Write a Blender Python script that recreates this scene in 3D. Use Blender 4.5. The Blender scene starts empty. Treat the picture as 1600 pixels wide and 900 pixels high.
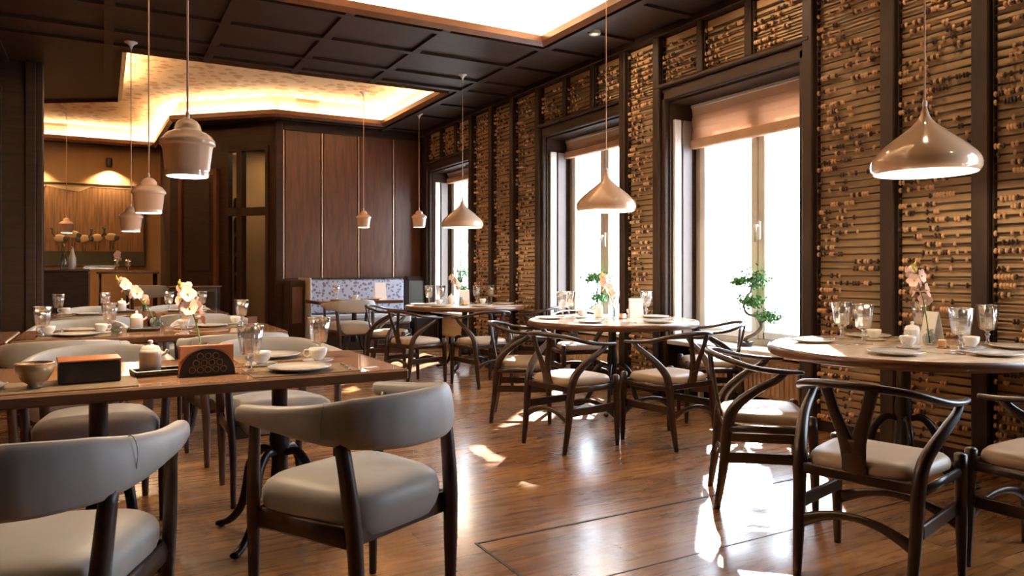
import bpy, bmesh, math, random
from mathutils import Vector, Matrix
R = math.radians
PI = math.pi
rnd = random.Random(7)
C = bpy.context.scene.collection
SC = bpy.context.scene

# ------------------------------------------------------------------ camera
cam_d = bpy.data.cameras.new('camera')
cam = bpy.data.objects.new('camera', cam_d)
C.objects.link(cam)
cam.location = (0, 0, 1.17)
cam.rotation_euler = (R(90), 0, R(-29.2))
cam_d.sensor_width = 36
cam_d.lens = 1144 / 1600 * 36
cam_d.shift_y = -29 / 1600
cam_d.clip_start = 0.05
cam_d.dof.use_dof = True
cam_d.dof.focus_distance = 5.6
cam_d.dof.aperture_fstop = 11.0
SC.camera = cam

# ------------------------------------------------------------------ exposure, world, sun
SC.view_settings.view_transform = 'Standard'
SC.view_settings.look = 'None'
SC.view_settings.exposure = 0.12
SC.view_settings.gamma = 1.0
SC.view_settings.use_curve_mapping = False
SC.cycles.use_denoising = True
SC.cycles.max_bounces = 8
SC.cycles.transparent_max_bounces = 16
SC.cycles.caustics_reflective = False
SC.cycles.caustics_refractive = False
SC.cycles.sample_clamp_indirect = 6.0

wd = bpy.data.worlds.new('world')
SC.world = wd
wd.use_nodes = True
wn = wd.node_tree
bgn = wn.nodes['Background']
bgn.inputs[0].default_value = (0.74, 0.86, 1.0, 1)
bgn.inputs[1].default_value = 18.0

sun_d = bpy.data.lights.new('sun', 'SUN')
sun_d.energy = 48.0
sun_d.angle = R(1.2)
sun_d.color = (1.0, 0.95, 0.88)
sun = bpy.data.objects.new('sun', sun_d)
C.objects.link(sun)
el = R(31.5)
sun.rotation_euler = Vector((-math.cos(el) / math.sqrt(2), -math.cos(el) / math.sqrt(2), -math.sin(el))).to_track_quat('-Z', 'Y').to_euler()

WARM = (1.0, 0.66, 0.36)
COVE_W = 34.0       # watts per metre of cove strip
def area(name, loc, target, sx, sy, power, color):
    d = bpy.data.lights.new(name, 'AREA')
    d.shape = 'RECTANGLE'; d.size = sx; d.size_y = sy; d.energy = power; d.color = color
    o = bpy.data.objects.new(name, d); C.objects.link(o)
    o.location = loc
    o.rotation_euler = (Vector(target) - Vector(loc)).to_track_quat('-Z', 'Y').to_euler()
    return o

WIN = [('near', 3.70, 5.18), ('middle', 5.87, 7.31), ('far', 9.29, 10.72), ('front', 0.22, 1.70)]
for nm, y0, y1 in WIN:      # portals guide the sky light through the openings
    p = area('window_portal', (5.02, (y0 + y1) / 2, 1.5), (0, (y0 + y1) / 2, 1.5), y1 - y0, 2.1, 1, (1, 1, 1))
    p.data.cycles.is_portal = True

# ------------------------------------------------------------------ materials
def mat(name, col, rough=0.5, metal=0.0, var=0.12, scale=6.0, stretch=(1, 1, 1), spec=0.5, bump=0.0, coat=0.0, emis=None, es=0.0, sheen=0.0, coord='Object', trans=0.0):
    m = bpy.data.materials.new(name); m.use_nodes = True
    t = m.node_tree; n = t.nodes; b = n['Principled BSDF']
    b.inputs['Roughness'].default_value = rough
    b.inputs['Metallic'].default_value = metal
    b.inputs['Specular IOR Level'].default_value = spec
    b.inputs['Coat Weight'].default_value = coat
    b.inputs['Sheen Weight'].default_value = sheen
    tc = n.new('ShaderNodeTexCoord'); mp = n.new('ShaderNodeMapping')
    mp.inputs['Scale'].default_value = stretch
    t.links.new(tc.outputs[coord], mp.inputs[0])
    nz = n.new('ShaderNodeTexNoise'); nz.inputs['Scale'].default_value = scale; nz.inputs['Detail'].default_value = 4
    t.links.new(mp.outputs[0], nz.inputs[0])
    rp = n.new('ShaderNodeValToRGB')
    rp.color_ramp.elements[0].position = 0.3; rp.color_ramp.elements[1].position = 0.7
    rp.color_ramp.elements[0].color = tuple(c * (1 - var) for c in col) + (1,)
    rp.color_ramp.elements[1].color = tuple(min(1, c * (1 + var)) for c in col) + (1,)
    t.links.new(nz.outputs[0], rp.inputs[0])
    t.links.new(rp.outputs[0], b.inputs['Base Color'])
    if bump:
        bp = n.new('ShaderNodeBump'); bp.inputs['Strength'].default_value = bump; bp.inputs['Distance'].default_value = 0.01
        t.links.new(nz.outputs[0], bp.inputs['Height']); t.links.new(bp.outputs[0], b.inputs['Normal'])
    if emis:
        b.inputs['Emission Color'].default_value = tuple(emis) + (1,)
        b.inputs['Emission Strength'].default_value = es
    m.diffuse_color = tuple(col) + (1,)
    return m

M = {}
M['dark_wood'] = mat('dark_walnut', (0.024, 0.012, 0.007), 0.55, var=0.35, scale=5, stretch=(1, 1, 8), bump=0.05, spec=0.25)
M['ceil_wood'] = mat('ceiling_walnut', (0.027, 0.014, 0.008), 0.5, spec=0.3, var=0.3, scale=4, stretch=(1, 8, 1))
M['panel_wood'] = mat('panel_walnut', (0.075, 0.031, 0.017), 0.36, var=0.35, scale=4, stretch=(6, 6, 0.6), bump=0.03)
M['post_wood'] = mat('post_wood', (0.024, 0.013, 0.008), 0.55, var=0.3, scale=6, stretch=(3, 3, 0.5), spec=0.25)
M['chair_wood'] = mat('chair_wood', (0.020, 0.009, 0.005), 0.33, var=0.3, scale=8, stretch=(1, 1, 0.4), spec=0.4)
M['armchair_wood'] = mat('armchair_wood', (0.035, 0.016, 0.010), 0.4, var=0.3, scale=8)
M['table_wood'] = mat('table_wood', (0.72, 0.38, 0.20), 0.16, var=0.08, scale=3, stretch=(0.6, 6, 1), coat=1.0)
M['edge_wood'] = mat('edge_wood', (0.10, 0.040, 0.017), 0.28, var=0.2, scale=5)
M['round_wood'] = mat('round_table_wood', (0.80, 0.63, 0.47), 0.2, var=0.18, scale=3, stretch=(0.6, 6, 1), coat=0.4)
M['wall_amber'] = mat('amber_backboard', (0.52, 0.35, 0.18), 0.6, var=0.2, scale=3, stretch=(1, 1, 3))
M['rod'] = mat('dark_rod', (0.028, 0.016, 0.010), 0.45)
M['bead_light'] = mat('tan_bead', (0.66, 0.42, 0.24), 0.25, coat=0.3)
M['bead_dark'] = mat('dark_bead', (0.05, 0.022, 0.012), 0.3, coat=0.3)
M['plaster'] = mat('warm_plaster', (0.40, 0.27, 0.14), 0.8, var=0.18, scale=1.3, bump=0.1)
M['cove_white'] = mat('cove_plaster', (0.72, 0.60, 0.46), 0.85, var=0.07, scale=1.0)
M['cream'] = mat('cream_leather', (0.46, 0.36, 0.26), 0.42, var=0.06, scale=9, bump=0.03)
M['grey'] = mat('pale_grey_upholstery', (0.38, 0.38, 0.37), 0.5, var=0.08, scale=7, bump=0.06, sheen=0.2)
M['china'] = mat('white_china', (0.82, 0.79, 0.74), 0.12, var=0.02, coat=0.5)
M['white_paint'] = mat('white_window_paint', (0.62, 0.58, 0.52), 0.4, var=0.04)
M['beige_paint'] = mat('beige_window_paint', (0.40, 0.36, 0.28), 0.4, var=0.05)
M['dim_shutter'] = mat('shaded_shutter_paint', (0.13, 0.10, 0.09), 0.4, var=0.05)
M['sill'] = mat('white_sill', (0.8, 0.78, 0.75), 0.3, var=0.03)
M['radiator'] = mat('beige_radiator', (0.78, 0.58, 0.38), 0.4, var=0.04)
M['lamp'] = mat('cream_lamp_enamel', (0.74, 0.52, 0.36), 0.14, var=0.02, coat=1.0)
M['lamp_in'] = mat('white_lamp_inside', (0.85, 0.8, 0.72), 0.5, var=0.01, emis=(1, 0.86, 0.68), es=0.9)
M['bulb'] = mat('lit_bulb', (1, 0.9, 0.75), 0.5, var=0.0, emis=(1, 0.80, 0.55), es=9.0)
M['cord'] = mat('cream_cord', (0.62, 0.42, 0.27), 0.6)
M['black'] = mat('black_metal', (0.02, 0.018, 0.018), 0.35, metal=0.6)
M['steel'] = mat('polished_steel', (0.62, 0.62, 0.64), 0.2, metal=1.0)
M['mat'] = mat('woven_placemat', (0.17, 0.12, 0.07), 0.7, var=0.25, scale=60, bump=0.3)
M['black_box'] = mat('black_lacquer', (0.015, 0.011, 0.009), 0.35)
M['red_box'] = mat('red_brown_lacquer', (0.42, 0.13, 0.05), 0.3)
M['napkin'] = mat('orange_napkin', (0.75, 0.33, 0.16), 0.8)
M['paper'] = mat('white_paper', (0.85, 0.83, 0.8), 0.7, var=0.02)
M['leaf'] = mat('green_leaf', (0.045, 0.16, 0.025), 0.45, var=0.5, scale=20)
M['bark'] = mat('bonsai_bark', (0.07, 0.045, 0.03), 0.8, var=0.4, scale=30, bump=0.3)
M['petal'] = mat('pale_pink_petal', (0.85, 0.62, 0.55), 0.6, var=0.15, scale=20)
M['bud'] = mat('yellow_green_bud', (0.45, 0.42, 0.06), 0.6)
M['stem'] = mat('green_stem', (0.10, 0.22, 0.03), 0.5)
M['photo_paper'] = mat('grey_photo_print', (0.35, 0.35, 0.42), 0.4, var=0.5, scale=12)
M['cup_paint'] = mat('orange_china', (0.75, 0.42, 0.25), 0.3)
M['outer'] = mat('outer_plaster', (0.5, 0.5, 0.5), 0.9)
M['bird_white'] = mat('bird_white', (0.34, 0.25, 0.14), 0.7)
M['bird_dark'] = mat('bird_dark', (0.03, 0.035, 0.02), 0.7)
M['paint_ground'] = mat('painting_ground', (0.16, 0.082, 0.03), 0.7, var=0.45, scale=4, stretch=(8, 8, 0.5))
M['paint_dark'] = mat('painting_dark', (0.03, 0.03, 0.015), 0.7)

def glass_mat(name, tint=(1, 1, 1), rough=0.02, fac=1.0, base=0.045):
    # thin glass: transparent with a Fresnel reflection
    m = bpy.data.materials.new(name); m.use_nodes = True
    t = m.node_tree; n = t.nodes; n.clear()
    out = n.new('ShaderNodeOutputMaterial'); mx = n.new('ShaderNodeMixShader')
    tr = n.new('ShaderNodeBsdfTransparent'); gl = n.new('ShaderNodeBsdfGlossy'); lw = n.new('ShaderNodeLayerWeight'); lw.inputs[0].default_value = 0.5
    pw = n.new('ShaderNodeMath'); pw.operation = 'POWER'; pw.inputs[1].default_value = 4.0; t.links.new(lw.outputs['Facing'], pw.inputs[0])
    fr = n.new('ShaderNodeMath'); fr.operation = 'MULTIPLY_ADD'; fr.inputs[1].default_value = 0.5; fr.inputs[2].default_value = base; t.links.new(pw.outputs[0], fr.inputs[0])
    ml = n.new('ShaderNodeMath'); ml.operation = 'MULTIPLY'; ml.inputs[1].default_value = fac
    tr.inputs[0].default_value = tuple(tint) + (1,); gl.inputs['Roughness'].default_value = rough
    t.links.new(fr.outputs[0], ml.inputs[0]); t.links.new(ml.outputs[0], mx.inputs[0])
    t.links.new(tr.outputs[0], mx.inputs[1]); t.links.new(gl.outputs[0], mx.inputs[2]); t.links.new(mx.outputs[0], out.inputs[0])
    return m
M['pane'] = glass_mat('window_glass')
M['goblet'] = glass_mat('goblet_glass', (0.95, 0.94, 0.93), 0.15, 1.2, 0.30)
M['water_glass'] = glass_mat('bottle_glass', (0.75, 0.8, 0.78), 0.05, 2.0)

def floor_mat():
    m = mat('oak_floor', (0.3, 0.16, 0.07), 0.22)
    t = m.node_tree; n = t.nodes; b = n['Principled BSDF']
    tc = n.new('ShaderNodeTexCoord'); mp = n.new('ShaderNodeMapping')
    t.links.new(tc.outputs['Object'], mp.inputs[0])
    br = n.new('ShaderNodeTexBrick')
    br.inputs['Scale'].default_value = 1.0
    br.inputs['Brick Width'].default_value = 1.9
    br.inputs['Row Height'].default_value = 0.18
    br.inputs['Mortar Size'].default_value = 0.002
    br.inputs['Mortar Smooth'].default_value = 0.0
    br.inputs['Bias'].default_value = 0.0
    br.inputs['Color1'].default_value = (0.44, 0.215, 0.075, 1)
    br.inputs['Color2'].default_value = (0.25, 0.115, 0.042, 1)
    br.inputs['Mortar'].default_value = (0.03, 0.015, 0.008, 1)
    br.offset = 0.37
    t.links.new(mp.outputs[0], br.inputs[0])
    m2 = n.new('ShaderNodeMapping'); m2.inputs['Scale'].default_value = (1.0, 9, 1)
    t.links.new(tc.outputs['Object'], m2.inputs[0])
    nz = n.new('ShaderNodeTexNoise'); nz.inputs['Scale'].default_value = 3.2; nz.inputs['Detail'].default_value = 8; nz.inputs['Distortion'].default_value = 0.5
    t.links.new(m2.outputs[0], nz.inputs[0])
    rp = n.new('ShaderNodeValToRGB')
    rp.color_ramp.elements[0].position = 0.35; rp.color_ramp.elements[0].color = (0.72, 0.69, 0.66, 1)
    rp.color_ramp.elements[1].position = 0.68; rp.color_ramp.elements[1].color = (1.15, 1.15, 1.12, 1)
    t.links.new(nz.outputs[0], rp.inputs[0])
    mx = n.new('ShaderNodeMix'); mx.data_type = 'RGBA'; mx.blend_type = 'MULTIPLY'; mx.inputs[0].default_value = 1
    t.links.new(br.outputs[0], mx.inputs[6]); t.links.new(rp.outputs[0], mx.inputs[7])
    t.links.new(mx.outputs[2], b.inputs['Base Color'])
    r2 = n.new('ShaderNodeMapRange'); r2.inputs['To Min'].default_value = 0.20; r2.inputs['To Max'].default_value = 0.36
    t.links.new(nz.outputs[0], r2.inputs[0]); t.links.new(r2.outputs[0], b.inputs['Roughness'])
    bp = n.new('ShaderNodeBump'); bp.inputs['Strength'].default_value = 0.05; bp.inputs['Distance'].default_value = 0.01
    t.links.new(nz.outputs[0], bp.inputs['Height']); t.links.new(bp.outputs[0], b.inputs['Normal'])
    b.inputs['Coat Weight'].default_value = 0.5
    b.inputs['Coat Roughness'].default_value = 0.17
    return m
M['floor'] = floor_mat()

def pattern_mat(name, c1, c2, scale, rough, kind='F1', lo=0.3, hi=0.45, emb=0.0):
    m = mat(name, c1, rough, var=0.0)
    t = m.node_tree; n = t.nodes; b = n['Principled BSDF']
    tc = n.new('ShaderNodeTexCoord')
    v = n.new('ShaderNodeTexVoronoi'); v.inputs['Scale'].default_value = scale
    nz = n.new('ShaderNodeTexNoise'); nz.inputs['Scale'].default_value = scale * 0.7; nz.inputs['Detail'].default_value = 5
    t.links.new(tc.outputs['Object'], v.inputs[0]); t.links.new(tc.outputs['Object'], nz.inputs[0])
    ad = n.new('ShaderNodeMath'); ad.operation = 'MULTIPLY'
    t.links.new(v.outputs[0], ad.inputs[0]); t.links.new(nz.outputs[0], ad.inputs[1])
    rp = n.new('ShaderNodeValToRGB')
    rp.color_ramp.elements[0].position = lo * 0.5; rp.color_ramp.elements[1].position = hi * 0.5
    rp.color_ramp.elements[0].color = tuple(c2) + (1,); rp.color_ramp.elements[1].color = tuple(c1) + (1,)
    t.links.new(ad.outputs[0], rp.inputs[0]); t.links.new(rp.outputs[0], b.inputs['Base Color'])
    if emb:
        bp = n.new('ShaderNodeBump'); bp.inputs['Strength'].default_value = emb; bp.inputs['Distance'].default_value = 0.02
        t.links.new(ad.outputs[0], bp.inputs['Height']); t.links.new(bp.outputs[0], b.inputs['Normal'])
    return m
M['damask'] = pattern_mat('damask_fabric', (0.30, 0.32, 0.40), (0.12, 0.10, 0.14), 20, 0.75)
M['wallpaper'] = pattern_mat('embossed_ceiling_paper', (0.66, 0.46, 0.26), (0.45, 0.26, 0.12), 7, 0.7, emb=0.5)

# blind: a cloth that the daylight shines through
def cloth_mat(name, col, tfac):
    m = bpy.data.materials.new(name); m.use_nodes = True
    t = m.node_tree; n = t.nodes; n.clear()
    out = n.new('ShaderNodeOutputMaterial'); mx = n.new('ShaderNodeMixShader'); mx.inputs[0].default_value = tfac
    di = n.new('ShaderNodeBsdfDiffuse'); tl = n.new('ShaderNodeBsdfTranslucent')
    nz = n.new('ShaderNodeTexNoise'); nz.inputs['Scale'].default_value = 40
    mc = n.new('ShaderNodeMix'); mc.data_type = 'RGBA'
    mc.inputs[6].default_value = tuple(c * 0.85 for c in col) + (1,); mc.inputs[7].default_value = tuple(col) + (1,)
    t.links.new(nz.outputs[0], mc.inputs[0])
    t.links.new(mc.outputs[2], di.inputs[0]); t.links.new(mc.outputs[2], tl.inputs[0])
    t.links.new(di.outputs[0], mx.inputs[1]); t.links.new(tl.outputs[0], mx.inputs[2]); t.links.new(mx.outputs[0], out.inputs[0])
    return m
M['fold'] = mat('folded_linen', (0.42, 0.25, 0.15), 0.8)
M['blind'] = cloth_mat('linen_blind', (0.74, 0.52, 0.38), 0.36)

# ------------------------------------------------------------------ mesh helpers
class MB:
    def __init__(s):
        s.v = []; s.f = []; s.sm = []; s.mi = []; s.cur = 0
    def add(s, vs, fs, smooth=False):
        o = len(s.v)
        s.v += [tuple(v) for v in vs]
        for f in fs:
            s.f.append(tuple(i + o for i in f)); s.sm.append(smooth); s.mi.append(s.cur)
        return s
    def box(s, x0, x1, y0, y1, z0, z1, b=0.0, mt=None):
        if x0 > x1: x0, x1 = x1, x0
        if y0 > y1: y0, y1 = y1, y0
        if z0 > z1: z0, z1 = z1, z0
        b = min(b, (x1 - x0) * 0.45, (y1 - y0) * 0.45, (z1 - z0) * 0.45)
        if b <= 0:
            vs = [Vector((x, y, z)) for z in (z0, z1) for y in (y0, y1) for x in (x0, x1)]
            fs = [(0, 2, 3, 1), (4, 5, 7, 6), (0, 1, 5, 4), (2, 6, 7, 3), (0, 4, 6, 2), (1, 3, 7, 5)]
        else:
            bm = bmesh.new()
            bmesh.ops.create_cube(bm, size=1)
            for v in bm.verts:
                v.co = Vector(((x0 + x1) / 2 + v.co.x * (x1 - x0), (y0 + y1) / 2 + v.co.y * (y1 - y0), (z0 + z1) / 2 + v.co.z * (z1 - z0)))
            bmesh.ops.bevel(bm, geom=bm.edges[:], offset=b, segments=1, affect='EDGES', profile=0.5)
            bm.verts.index_update()
            vs = [v.co.copy() for v in bm.verts]; fs = [tuple(v.index for v in f.verts) for f in bm.faces]
            bm.free()
        if mt is not None: vs = [mt @ v for v in vs]
        return s.add(vs, fs)
    def sweep(s, pts, rad, n=8, up=(0, 0, 1), cap=True, smooth=True):
        """pts list of points; rad a number, (a,b), or a list of either: a = across, b = along up"""
        P = [Vector(p) for p in pts]; k = len(P)
        if not isinstance(rad, list): rad = [rad] * k
        rings = []
        up = Vector(up)
        for i in range(k):
            t = (P[min(i + 1, k - 1)] - P[max(i - 1, 0)]).normalized()
            side = t.cross(up)
            if side.length < 1e-3: side = t.cross(Vector((1, 0, 0)))
            if side.length < 1e-3: side = t.cross(Vector((0, 1, 0)))
            side.normalize(); u = side.cross(t).normalized()
            a, b = rad[i] if isinstance(rad[i], tuple) else (rad[i], rad[i])
            rings.append([P[i] + side * a * math.cos(2 * PI * j / n) + u * b * math.sin(2 * PI * j / n) for j in range(n)])
        vs = [v for r in rings for v in r]
        fs = []
        for i in range(k - 1):
            for j in range(n):
                a = i * n + j; b_ = i * n + (j + 1) % n
                fs.append((a, b_, b_ + n, a + n))
        if cap:
            fs.append(tuple(range(n - 1, -1, -1))); fs.append(tuple((k - 1) * n + j for j in range(n)))
        return s.add(vs, fs, smooth)
    def lathe(s, prof, n=24, c=(0, 0, 0), flute=0, amp=0.0, smooth=True, mt=None):
        vs = []; c = Vector(c)
        for (r, z) in prof:
            for j in range(n):
                a = 2 * PI * j / n
                rr = r * (1 + (amp * math.cos(flute * a) if flute else 0))
                v = Vector((rr * math.cos(a), rr * math.sin(a), z)) + c
                vs.append(mt @ v if mt is not None else v)
        fs = []
        for i in range(len(prof) - 1):
            for j in range(n):
                a = i * n + j; b = i * n + (j + 1) % n
                fs.append((a, b, b + n, a + n))
        if prof[0][0] > 1e-6 and prof[0][0] < 1e3: pass
        return s.add(vs, fs, smooth)
    def cyl(s, x, y, z0, z1, r, n=16, r1=None):
        r1 = r if r1 is None else r1
        vs = [Vector((x + rr * math.cos(2 * PI * j / n), y + rr * math.sin(2 * PI * j / n), z)) for z, rr in ((z0, r), (z1, r1)) for j in range(n)]
        s.add(vs, [(j, (j + 1) % n, (j + 1) % n + n, j + n) for j in range(n)], True)
        s.add(vs, [tuple(range(n - 1, -1, -1)), tuple(range(n, 2 * n))])
        return s
    def loft(s, rings, cap=True, smooth=True):
        n = len(rings[0]); vs = [Vector(v) for r in rings for v in r]; fs = []
        for i in range(len(rings) - 1):
            for j in range(n):
                a = i * n + j; b = i * n + (j + 1) % n
                fs.append((a, b, b + n, a + n))
        if cap:
            fs.append(tuple(range(n - 1, -1, -1))); fs.append(tuple((len(rings) - 1) * n + j for j in range(n)))
        return s.add(vs, fs, smooth)
    def poly(s, pts, z0, z1):
        n = len(pts)
        vs = [Vector((x, y, z)) for z in (z0, z1) for x, y in pts]
        return s.add(vs, [tuple(range(n - 1, -1, -1)), tuple(range(n, 2 * n))] + [(j, (j + 1) % n, (j + 1) % n + n, j + n) for j in range(n)])
    def ball(s, c, r, n=8, m=6, sc=(1, 1, 1)):
        vs = [Vector((c[0], c[1], c[2] - r * sc[2]))]; c = Vector(c)
        for i in range(1, m):
            th = PI * i / m
            for j in range(n):
                a = 2 * PI * j / n
                vs.append(c + Vector((r * sc[0] * math.sin(th) * math.cos(a), r * sc[1] * math.sin(th) * math.sin(a), -r * sc[2] * math.cos(th))))
        vs.append(Vector((c[0], c[1], c[2] + r * sc[2])))
        fs = [(0, 1 + (j + 1) % n, 1 + j) for j in range(n)]
        for i in range(m - 2):
            for j in range(n):
                a = 1 + i * n + j; b = 1 + i * n + (j + 1) % n
                fs.append((a, b, b + n, a + n))
        L = len(vs) - 1; o = 1 + (m - 2) * n
        fs += [(L, o + j, o + (j + 1) % n) for j in range(n)]
        return s.add(vs, fs, True)
    def build(s, name, m, parent=None, loc=None, rz=0.0):
        me = bpy.data.meshes.new(name)
        me.from_pydata(s.v, [], s.f)
        me.polygons.foreach_set('use_smooth', s.sm)
        ms = m if isinstance(m, (list, tuple)) else [m]
        for q in ms: me.materials.append(q)
        if len(ms) > 1: me.polygons.foreach_set('material_index', s.mi)
        me.update()
        o = bpy.data.objects.new(name, me); C.objects.link(o)
        if parent is not None: o.parent = parent
        if loc is not None: o.location = loc
        if rz: o.rotation_euler = (0, 0, rz)
        return o

def cat(ps, n=6):
    """Catmull-Rom through points"""
    P = [Vector(p) for p in ps]; out = []
    for i in range(len(P) - 1):
        a = P[max(i - 1, 0)]; b = P[i]; c = P[i + 1]; d = P[min(i + 2, len(P) - 1)]
        for k in range(n):
            t = k / n
            out.append(0.5 * ((2 * b) + (c - a) * t + (2 * a - 5 * b + 4 * c - d) * t * t + (3 * b - a - 3 * c + d) * t ** 3))
    out.append(P[-1])
    return out
def lerp_list(ps, n=6):
    """same sampling as cat for numbers/tuples"""
    out = []
    for i in range(len(ps) - 1):
        for k in range(n):
            t = k / n
            a, b = ps[i], ps[i + 1]
            out.append(tuple(x + (y - x) * t for x, y in zip(a, b)) if isinstance(a, tuple) else a + (b - a) * t)
    out.append(ps[-1])
    return out

def tag(o, label, category=None, group=None, kind=None):
    if label: o['label'] = label
    if category: o['category'] = category
    if group: o['group'] = group
    if kind: o['kind'] = kind
    return o
def empty(name, loc=(0, 0, 0), rz=0.0, label=None, category=None, group=None):
    o = bpy.data.objects.new(name, None); C.objects.link(o)
    o.location = loc; o.rotation_euler = (0, 0, rz); o.empty_display_size = 0.1
    return tag(o, label, category, group)
def struct(name, mb, m, parent=None):
    o = mb.build(name, m, parent); o['kind'] = 'structure'; return o

def dup(o, parent=None):
    c = o.copy(); C.objects.link(c); c.parent = parent
    for ch in list(o.children):
        dup(ch, c)
    return c
PROTO = {}
def place(key, maker, loc, rz, label, category, group):
    """first call builds the thing, later calls copy it with its parts"""
    if key in PROTO: o = dup(PROTO[key])
    else: o = maker(); PROTO[key] = o
    o.location = loc; o.rotation_euler = (0, 0, rz)
    for k in ('label', 'category', 'group'):
        if k in o: del o[k]
    return tag(o, label, category, group)

# ================================================================== SETTING
WX = 4.55; CZ = 3.38; CT = 3.66; RY = 11.15
struct('floor', MB().box(-4.5, 5.3, -2.2, 16.2, -0.1, 0.0), M['floor'])
g = MB()
g.box(1.385, WX, 2.795, 2.807, 0.0, 0.0025); g.box(1.385, 1.397, 0.4, 2.795, 0.0, 0.0025); g.box(1.397, WX, 2.257, 2.263, 0.0, 0.0015)
struct('trim_1', g, M['black'])

# coves: hole polygons in the ceiling plane
C1 = [(-3.0, 2.6), (3.76, 2.6), (3.76, 6.1), (-3.0, 6.1)]
C2 = [(0.17, 8.3), (3.74, 8.3), (3.74, 10.72), (2.14, 10.72), (0.90, 11.9), (0.82, 14.55), (-1.9, 14.55), (-1.9, 11.4), (-0.74, 11.4), (0.17, 10.8)]
def cove_slab(z0, z1, name):
    """flat ceiling board around both coves"""
    bm = bmesh.new()
    outer = [(-4.5, -2.2), (5.0, -2.2), (5.0, 16.0), (-4.5, 16.0)]
    edges = []
    for loop in (outer, C1, C2):
        vs = [bm.verts.new((x, y, z0)) for x, y in loop]
        for i in range(len(vs)): edges.append(bm.edges.new((vs[i], vs[(i + 1) % len(vs)])))
    bmesh.ops.triangle_fill(bm, use_beauty=True, use_dissolve=False, edges=edges)
    r = bmesh.ops.extrude_face_region(bm, geom=bm.faces[:])
    for v in [e for e in r['geom'] if isinstance(e, bmesh.types.BMVert)]: v.co.z = z1
    bmesh.ops.recalc_face_normals(bm, faces=bm.faces[:])
    me = bpy.data.meshes.new(name); bm.to_mesh(me); bm.free()
    me.materials.append(M['ceil_wood'])
    o = bpy.data.objects.new(name, me); C.objects.link(o); o['kind'] = 'structure'
    return o
cove_slab(CZ, CZ + 0.03, 'ceiling')
def offset(poly, d):
    n = len(poly); out = []
    for i in range(n):
        p0 = Vector(poly[i - 1]); p1 = Vector(poly[i]); p2 = Vector(poly[(i + 1) % n])
        a = (p1 - p0).normalized(); b = (p2 - p1).normalized()
        na = Vector((a.y, -a.x)); nb = Vector((b.y, -b.x))
        k = (na + nb); k = k / max(0.3, k.dot(na)) if k.length > 1e-6 else na
        out.append(tuple(p1 + k * d))
    return out
k = 1
for hole, nm in ((C1, 'main'), (C2, 'rear')):
    up_ = offset(hole, 0.10)
    w_ = MB(); n_ = len(up_)
    up2 = offset(hole, 0.13)
    for i in range(n_):
        a, b = up_[i], up_[(i + 1) % n_]; a2, b2 = up2[i], up2[(i + 1) % n_]
        w_.add([(a[0], a[1], CZ + 0.03), (b[0], b[1], CZ + 0.03), (b[0], b[1], CT), (a[0], a[1], CT), (a2[0], a2[1], CZ + 0.03), (b2[0], b2[1], CZ + 0.03), (b2[0], b2[1], CT), (a2[0], a2[1], CT)],
               [(0, 1, 2, 3), (7, 6, 5, 4), (0, 4, 5, 1), (3, 2, 6, 7), (0, 3, 7, 4), (1, 5, 6, 2)])
    o = struct('trim_%d' % (k + 1), w_, M['cove_white'])
    o['label'] = 'pale lit plaster sides of the %s ceiling recess' % nm
    struct('ceiling_%d' % k, MB().poly(up2, CT, CT + 0.03), M['wallpaper'] if nm == 'rear' else M['cove_white'])
    lp = MB()                                                     # wooden lip around the recess
    inn = offset(hole, -0.0); out_ = offset(hole, -0.045)
    for i in range(n_):
        a, b = hole[i], hole[(i + 1) % n_]; a2, b2 = out_[i], out_[(i + 1) % n_]
        lp.add([(a[0], a[1], CZ - 0.035), (b[0], b[1], CZ - 0.035), (b[0], b[1], CZ + 0.06), (a[0], a[1], CZ + 0.06), (a2[0], a2[1], CZ - 0.0), (b2[0], b2[1], CZ - 0.0), (b2[0], b2[1], CZ + 0.06), (a2[0], a2[1], CZ + 0.06)],
               [(0, 1, 2, 3), (7, 6, 5, 4), (0, 4, 5, 1), (3, 2, 6, 7), (0, 3, 7, 4), (1, 5, 6, 2)])
    struct('trim_%d' % (k + 3), lp, M['edge_wood'])
    # LED strips lying on the ledge behind the lip, shining up and inwards
    for i in range(n_):
        a = Vector(up_[i]); b = Vector(up_[(i + 1) % n_]); d_ = (b - a); L_ = d_.length
        if L_ < 0.5 or min(a.y, b.y) < -0.5: continue
        nrm = Vector((-d_.y, d_.x)).normalized()                 # points into the recess
        c_ = (a + b) / 2 + nrm * 0.05
        ld = bpy.data.lights.new('cove_strip', 'AREA'); ld.shape = 'RECTANGLE'; ld.size = L_ * 0.96; ld.size_y = 0.05
        ld.energy = COVE_W * L_ * (1.2 if nm == 'main' else 0.48); ld.color = WARM if nm == 'rear' else (1.0, 0.74, 0.48)
        lo = bpy.data.objects.new('cove_strip', ld); C.objects.link(lo)
        lo.location = (c_.x, c_.y, CZ + 0.045)
        zax = -Vector((nrm.x * 0.25, nrm.y * 0.25, 1)).normalized(); xax = Vector((d_.x, d_.y, 0)).normalized(); yax = zax.cross(xax)
        mm = Matrix((xax, yax, zax)).transposed().to_4x4(); mm.translation = lo.location
        lo.matrix_world = mm
    k += 1
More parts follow.
